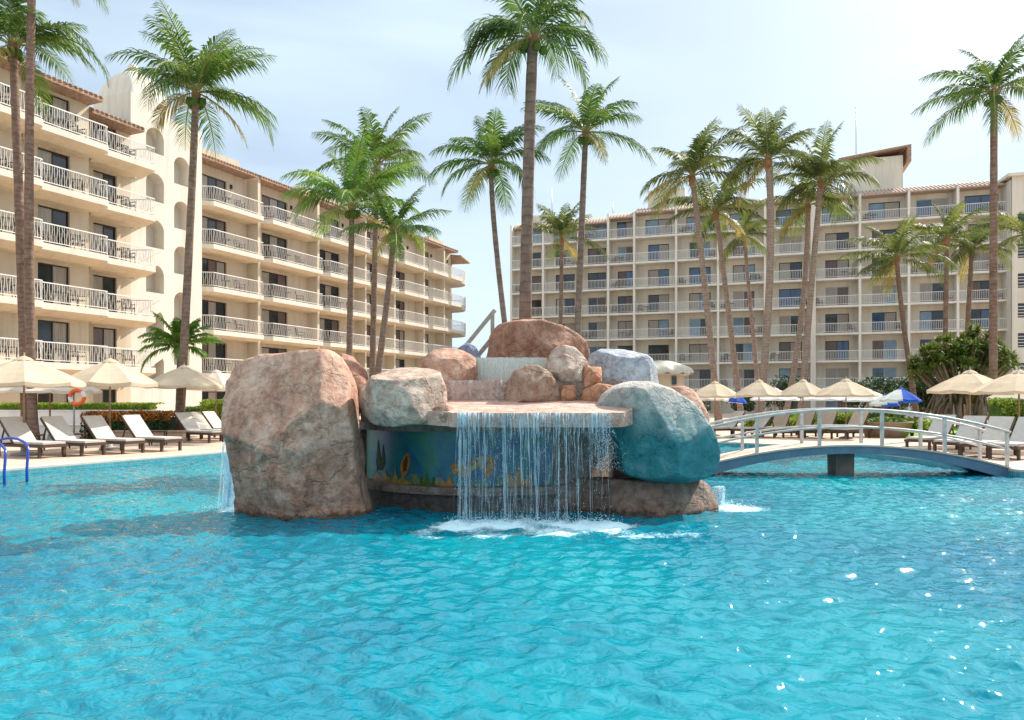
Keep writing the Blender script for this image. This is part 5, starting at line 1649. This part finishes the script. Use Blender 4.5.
for i, (px, Y, w_, h_, lab) in enumerate([
    (783, 60, 4.2, 3.7, 'dark shrub at the foot of the far hotel, behind the palm cluster'),
    (858, 56, 4.0, 3.1, 'round dark green shrub by the far hotel above the pier umbrella'),
    (893, 52, 4.2, 3.6, 'dark green shrub left of the leaning palm\'s foot'),
    (925, 48, 3.4, 3.3, 'dark shrub between the leaning palm and the root-tree'),
    (742, 62, 3.0, 2.2, 'low dark shrub behind the second palm'),
    (690, 60, 3.0, 2.0, 'low dark shrub by the round kiosk')]):
    shrub(px, Y, w_, h_, lab, n=1700, size=.16, seed=40+i)
shrub(752, 31, .9, .8, 'small lime plant left of the bridge post', 'leaf_lime', 500, .07, 60)
shrub(797, 30.5, 1.0, .8, 'yellow-green plant between two loungers left of the pier', 'leaf_lime', 600, .07, 61)
shrub(822, 30.5, .8, .7, 'lime plant just left of the pier behind the loungers', 'leaf_lime', 500, .07, 62)
shrub(930, 28, 1.6, .75, 'low lime shrub on the lawn near the bridge\'s right half', 'leaf_lime', 900, .07, 63)
shrub(912, 29.5, 1.0, .9, 'small dark bush on the lawn', 'leaf_green', 700, .07, 64)

# round stone planter
pe = empty('round_planter', (gx(886, 29), 29, .15)); tag(pe, 'round stone planter full of low plants on the lawn', 'planter')
m_ = MB(); m_.lathe([(0, 0), (.75, 0), (.95, .55), (1.0, .6), (.85, .6), (.8, .5), (0, .5)], 20); m_.build('bowl', M['planter_brown'], pe)
m_ = MB(); leafmass(m_, (0, 0, .62), (.85, .85, .18), 900, .07, random.Random(9)); m_.build('foliage', M['leaf_green'], pe)

# pandanus: broad crown on many aerial roots
def pandanus():
    rr = random.Random(77); Y = 40
    e_ = empty('pandanus_tree', (gx(962, Y), Y, .15)); tag(e_, 'broad spiky-leaved tree on a skirt of brown aerial roots at the right', 'tree')
    m_ = MB()
    for k in range(60):
        a = rr.uniform(0, 6.28); r0 = rr.uniform(.6, 1.9); r1 = rr.uniform(.1, 1.3)
        m_.tube([(r0*math.cos(a), r0*math.sin(a), 0), ((r0*.7+r1*.3)*math.cos(a+.1), (r0*.7+r1*.3)*math.sin(a+.1), 1.1), (r1*math.cos(a+.25), r1*math.sin(a+.25), rr.uniform(1.8, 3.0))], [.05, .05, .07], 5)
    m_.build('aerial_roots', M['aerial'], e_)
    m_ = MB(); tips = []
    for k in range(95):
        a = rr.uniform(0, 6.28); q = math.sqrt(rr.random())*2.5; h = 2.5+2.7*math.sqrt(max(0, 1-(q/2.6)**2))*rr.uniform(.55, 1.05)
        tip = Vector((q*math.cos(a), q*math.sin(a), h)); tips.append(tip)
        m_.tube([(q*.25*math.cos(a), q*.25*math.sin(a), 1.3), (q*.65*math.cos(a), q*.65*math.sin(a), h*.72), tip], [.11, .08, .05], 5)
    m_.build('branches', M['aerial'], e_)
    m_ = MB()
    for tip in tips:
        for j in range(60):
            a = rr.uniform(0, 6.28); el = rr.uniform(-.3, 1.4); l_ = rr.uniform(.35, .65)
            d = Vector((math.cos(a)*math.cos(el), math.sin(a)*math.cos(el), math.sin(el))); s = Vector((-math.sin(a), math.cos(a), 0))*.055
            m1 = tip+d*l_*.55; m2 = tip+d*l_-Vector((0, 0, l_*.28*math.cos(el)))
            m_.add([tip-s, tip+s, m1+s*.8, m1-s*.8, m2], [(0, 1, 2, 3), (3, 2, 4)], 0 if rr.random() < .5 else 1)
    for k in range(26):
        a = rr.uniform(0, 6.28); q = math.sqrt(rr.random())*2.2; h = 2.2+2.5*math.sqrt(max(0, 1-(q/2.6)**2))*rr.uniform(.5, 1)
        leafmass(m_, (q*math.cos(a), q*math.sin(a), h), (.7, .7, .5), 150, .13, rr, rr.randint(0, 1), shell=.2)
    m_.build('crown', [M['leaf_olive'], M['leaf_green']], e_)
pandanus()

# round kiosk with scalloped pale roof behind the teal boulder
def kiosk():
    Y = 42; e_ = empty('round_kiosk', (gx(661, Y), Y, .15)); tag(e_, 'round pale kiosk with scalloped roof behind the blue-grey boulder', 'kiosk')
    m_ = MB(); m_.lathe([(1.3, 0), (1.3, 3.0)], 20); m_.build('wall', M['warm_wall'], e_)
    m_ = MB(); vs = []; n_ = 48; prof = [(1.72, 2.9), (1.78, 3.02), (1.55, 3.25), (1.0, 3.5), (.5, 3.66), (0, 3.7)]
    for r_, z in prof:
        for i in range(n_):
            a = 2*math.pi*i/n_; k = 1+.05*math.cos(a*12); vs.append((r_*k*math.cos(a), r_*k*math.sin(a), z+.06*math.cos(a*12)*(r_ > 1)))
    m_.add(vs, [(r*n_+i, r*n_+(i+1) % n_, (r+1)*n_+(i+1) % n_, (r+1)*n_+i) for r in range(len(prof)-1) for i in range(n_)], 0, True)
    m_.lathe([(1.72, 2.9), (1.3, 2.8)], 24)
    m_.build('roof', M['thatch'], e_)
    m_ = MB(); m_.box(.35, .6, -1.32, -1.1, 2.3, 2.75); m_.build('window', M['glass_dark'], e_)
kiosk()
